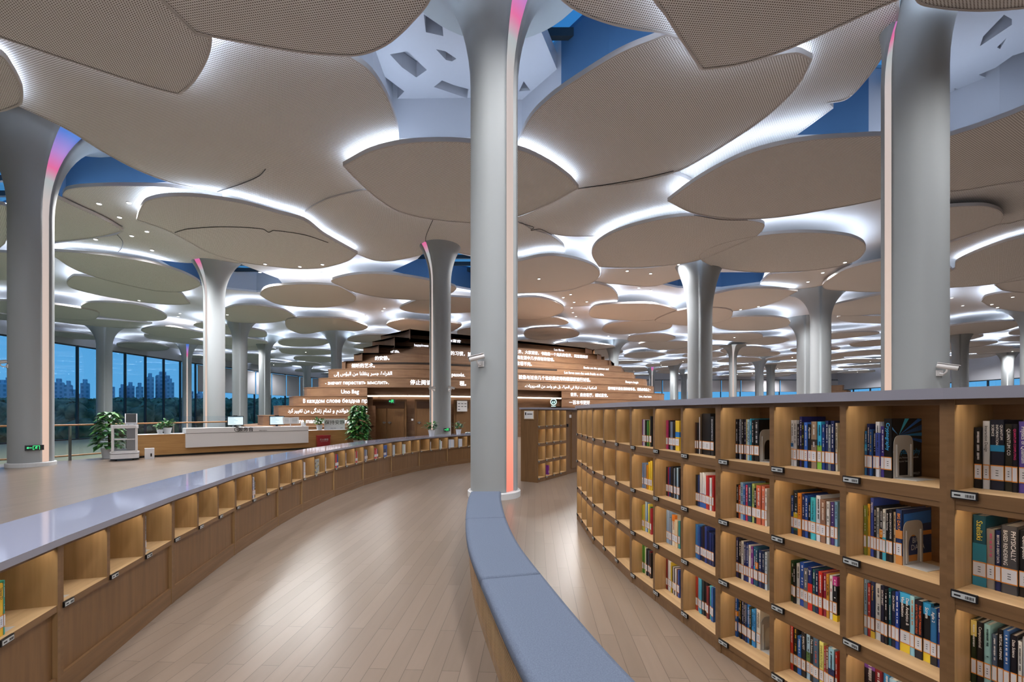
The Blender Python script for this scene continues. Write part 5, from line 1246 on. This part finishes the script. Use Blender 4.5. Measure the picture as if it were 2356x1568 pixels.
def man(q, x, z, s, y, m):
    q.lathe([(.001, 0), (.08 * s, .01), (.08 * s, .02)], 10) if 0 else None
    for (x0, z0, x1, z1, w) in ((.0, .55, -.06, .28, .11), (-.06, .28, .1, .16, .07), (.1, .16, .06, -.02, .06), (-.06, .28, -.14, .14, .07), (-.14, .14, -.28, .1, .06), (.0, .52, .16, .42, .05), (.16, .42, .24, .5, .05), (.0, .52, -.14, .46, .05), (-.14, .46, -.16, .34, .05)):
        d = Vector((x1 - x0, z1 - z0)).normalized(); nn = Vector((-d.y, d.x)) * w / 2
        q.add([(x + s * (x0 + nn.x), y, z + s * (z0 + nn.y)), (x + s * (x1 + nn.x), y, z + s * (z1 + nn.y)), (x + s * (x1 - nn.x), y, z + s * (z1 - nn.y)), (x + s * (x0 - nn.x), y, z + s * (z0 - nn.y))], [(0, 1, 2, 3)], m)
    q.add([(x + s * (.05 + .075 * math.cos(k * .7854)), y, z + s * (.67 + .075 * math.sin(k * .7854))) for k in range(8)], [tuple(range(8))], m)
def exit_sign(loc, rz, lab, w=.36, h=.14, arrow=-1):
    e = empty('exit_sign', loc, rz, lab, 'exit sign', 'green exit signs')
    q = MB(); q.box(-w / 2, w / 2, -.025, 0, 0, h); q.build('housing', M['sign_dark'], e)
    k = w / .36; x0, x1, z0, z1 = -.03 * k, .1 * k, h * .12, h * .88; q = MB()
    for bx in ((x0, x1, z1 - .008, z1), (x0, x0 + .008, z0, z1), (x1 - .008, x1, z0, z1), (x0, x0 + .03 * k, z0, z0 + .008)): q.box(bx[0], bx[1], -.0262, -.025, bx[2], bx[3])
    q.build('pictogram_frame', M['sign_green'], e)
    q = MB(); man(q, .035 * k, h * .24, h * .8, -.0265, 0); q.build('running_figure', M['sign_green'], e)
    q = MB(); k = w / .36; q.box(-.13 * k, -.045 * k, -.026, -.025, h * .46, h * .56); q.add([(-.15 * k, -.0262, h * .51), (-.115 * k, -.0262, h * .3), (-.115 * k, -.0262, h * .72)], [(0, 1, 2)]); q.build('arrow', M['sign_green'], e)
    return e
def on_col(c, px, z, d=.005):
    best = min((abs(CX + F * (c.location.x + c['r'] * math.cos(a)) / (c.location.y + c['r'] * math.sin(a)) - px), a) for a in [tocam(c) + k * .02 for k in range(-60, 61)])[1]
    return (c.location.x + (c['r'] + d) * math.cos(best), c.location.y + (c['r'] + d) * math.sin(best), z), best + math.pi / 2
l, a = on_col(C2, 79, .46, .02); exit_sign(l, a, 'green exit sign with left arrow low on the far left column')
l, a = on_col(C5, 1027, .72, .02); exit_sign(l, a, 'green exit sign low on the slim column behind the low bookcase', .3, .13)
p, r = wall_at(897); exit_sign((p.x + .35, p.y - .75, 1.98), r, 'green exit sign hanging over the double door in the hill', .34, .22)
e = empty('hanging_sign', (2.55, 26.7, 1.92), -.1, 'lit white round restroom sign hanging at the right end of the hill entrance', 'sign')
q = MB(); q.lathe([(.2, 0), (.2, .03)], 24); o = q.build('disc', M['sign_dark'], e, (0, 0, .22)); o.rotation_euler = (math.pi / 2, 0, 0)
q = MB(); q.lathe([(.195, .031), (.155, .031)], 24, caps=False); o = q.build('lit_ring', M['sign_white_lit'], e, (0, 0, .22)); o.rotation_euler = (math.pi / 2, 0, 0)
q = MB(); man(q, -.05, .13, .2, -.04, 0); man(q, .06, .13, .2, -.04, 0); q.build('pictogram', M['sign_white_lit'], e)
q = MB(); q.box(-.13, .13, -.03, 0, -.1, -.02); q.build('text_plate', M['sign_white_lit'], e)
q = MB(); q.tube([(0, 0, .42), (0, 0, .52)], .012, 6); q.build('suspension_rod', M['steel'], e)
# ---------------------------------------------------------------- outside: trees and towers
g = random.Random(21)
b = MB()
for k in range(2600):
    Y = g.uniform(48, 190); X = -Y * g.uniform(.36, 1.3)
    if X > -47: X -= 30
    r_ = g.uniform(.8, 1.8); zz = 1.2 + Y * g.uniform(-.01, .036) - r_
    pr = [(r_ * math.sin(math.pi * i / 6) * g.uniform(.8, 1.15) + .01, zz - r_ * math.cos(math.pi * i / 6)) for i in range(7)]
    n0 = len(b.v); b.lathe(pr, 8, 0, (X, Y), True, False)
    for i in range(n0, len(b.v)):
        v = b.v[i]; b.v[i] = (v[0] + g.uniform(-.3, .3), v[1] + g.uniform(-.3, .3), v[2] + g.uniform(-.25, .25))
for k in range(60):
    X = g.uniform(70, 160); Y = g.uniform(50, 140); r_ = g.uniform(2, 4); b.lathe([(r_ * math.sin(math.pi * i / 6) + .01, 0 - r_ * math.cos(math.pi * i / 6)) for i in range(7)], 10, 0, (X, Y), True, False)
tag(b.build('treeline', M['treeline_green']), 'dark green belt of trees outside the window wall', 'trees', None, 'stuff')
for k, (px, top, w, Y) in enumerate([(8, 884, 30, 300), (22, 878, 22, 320), (136, 880, 20, 330), (158, 886, 15, 300), (196, 882, 18, 320), (175, 906, 20, 300), (253, 890, 20, 330), (281, 893, 12, 330), (300, 888, 16, 340), (321, 890, 14, 320), (345, 868, 14, 330), (374, 864, 28, 340), (390, 880, 16, 330), (436, 900, 12, 340), (460, 905, 13, 340)]):
    X = (px - CX) / F * Y; zt = 1.5 + (YH - top) / F * Y; hw_ = w / F * Y / 2 / 1.2
    e = empty('apartment_tower', (X, Y, -3), .75, 'pale blue apartment tower on the dusky skyline outside the windows', 'building', 'apartment towers on the skyline')
    q = MB(); q.box(-hw_, hw_, -7, 7, 0, zt + 3); q.build('tower_block', M['tower'], e)
    q = MB(); q.box(-hw_ * .5, hw_ * .5, -4, 4, zt + 3, zt + 6); q.build('roof_house', M['tower'], e)
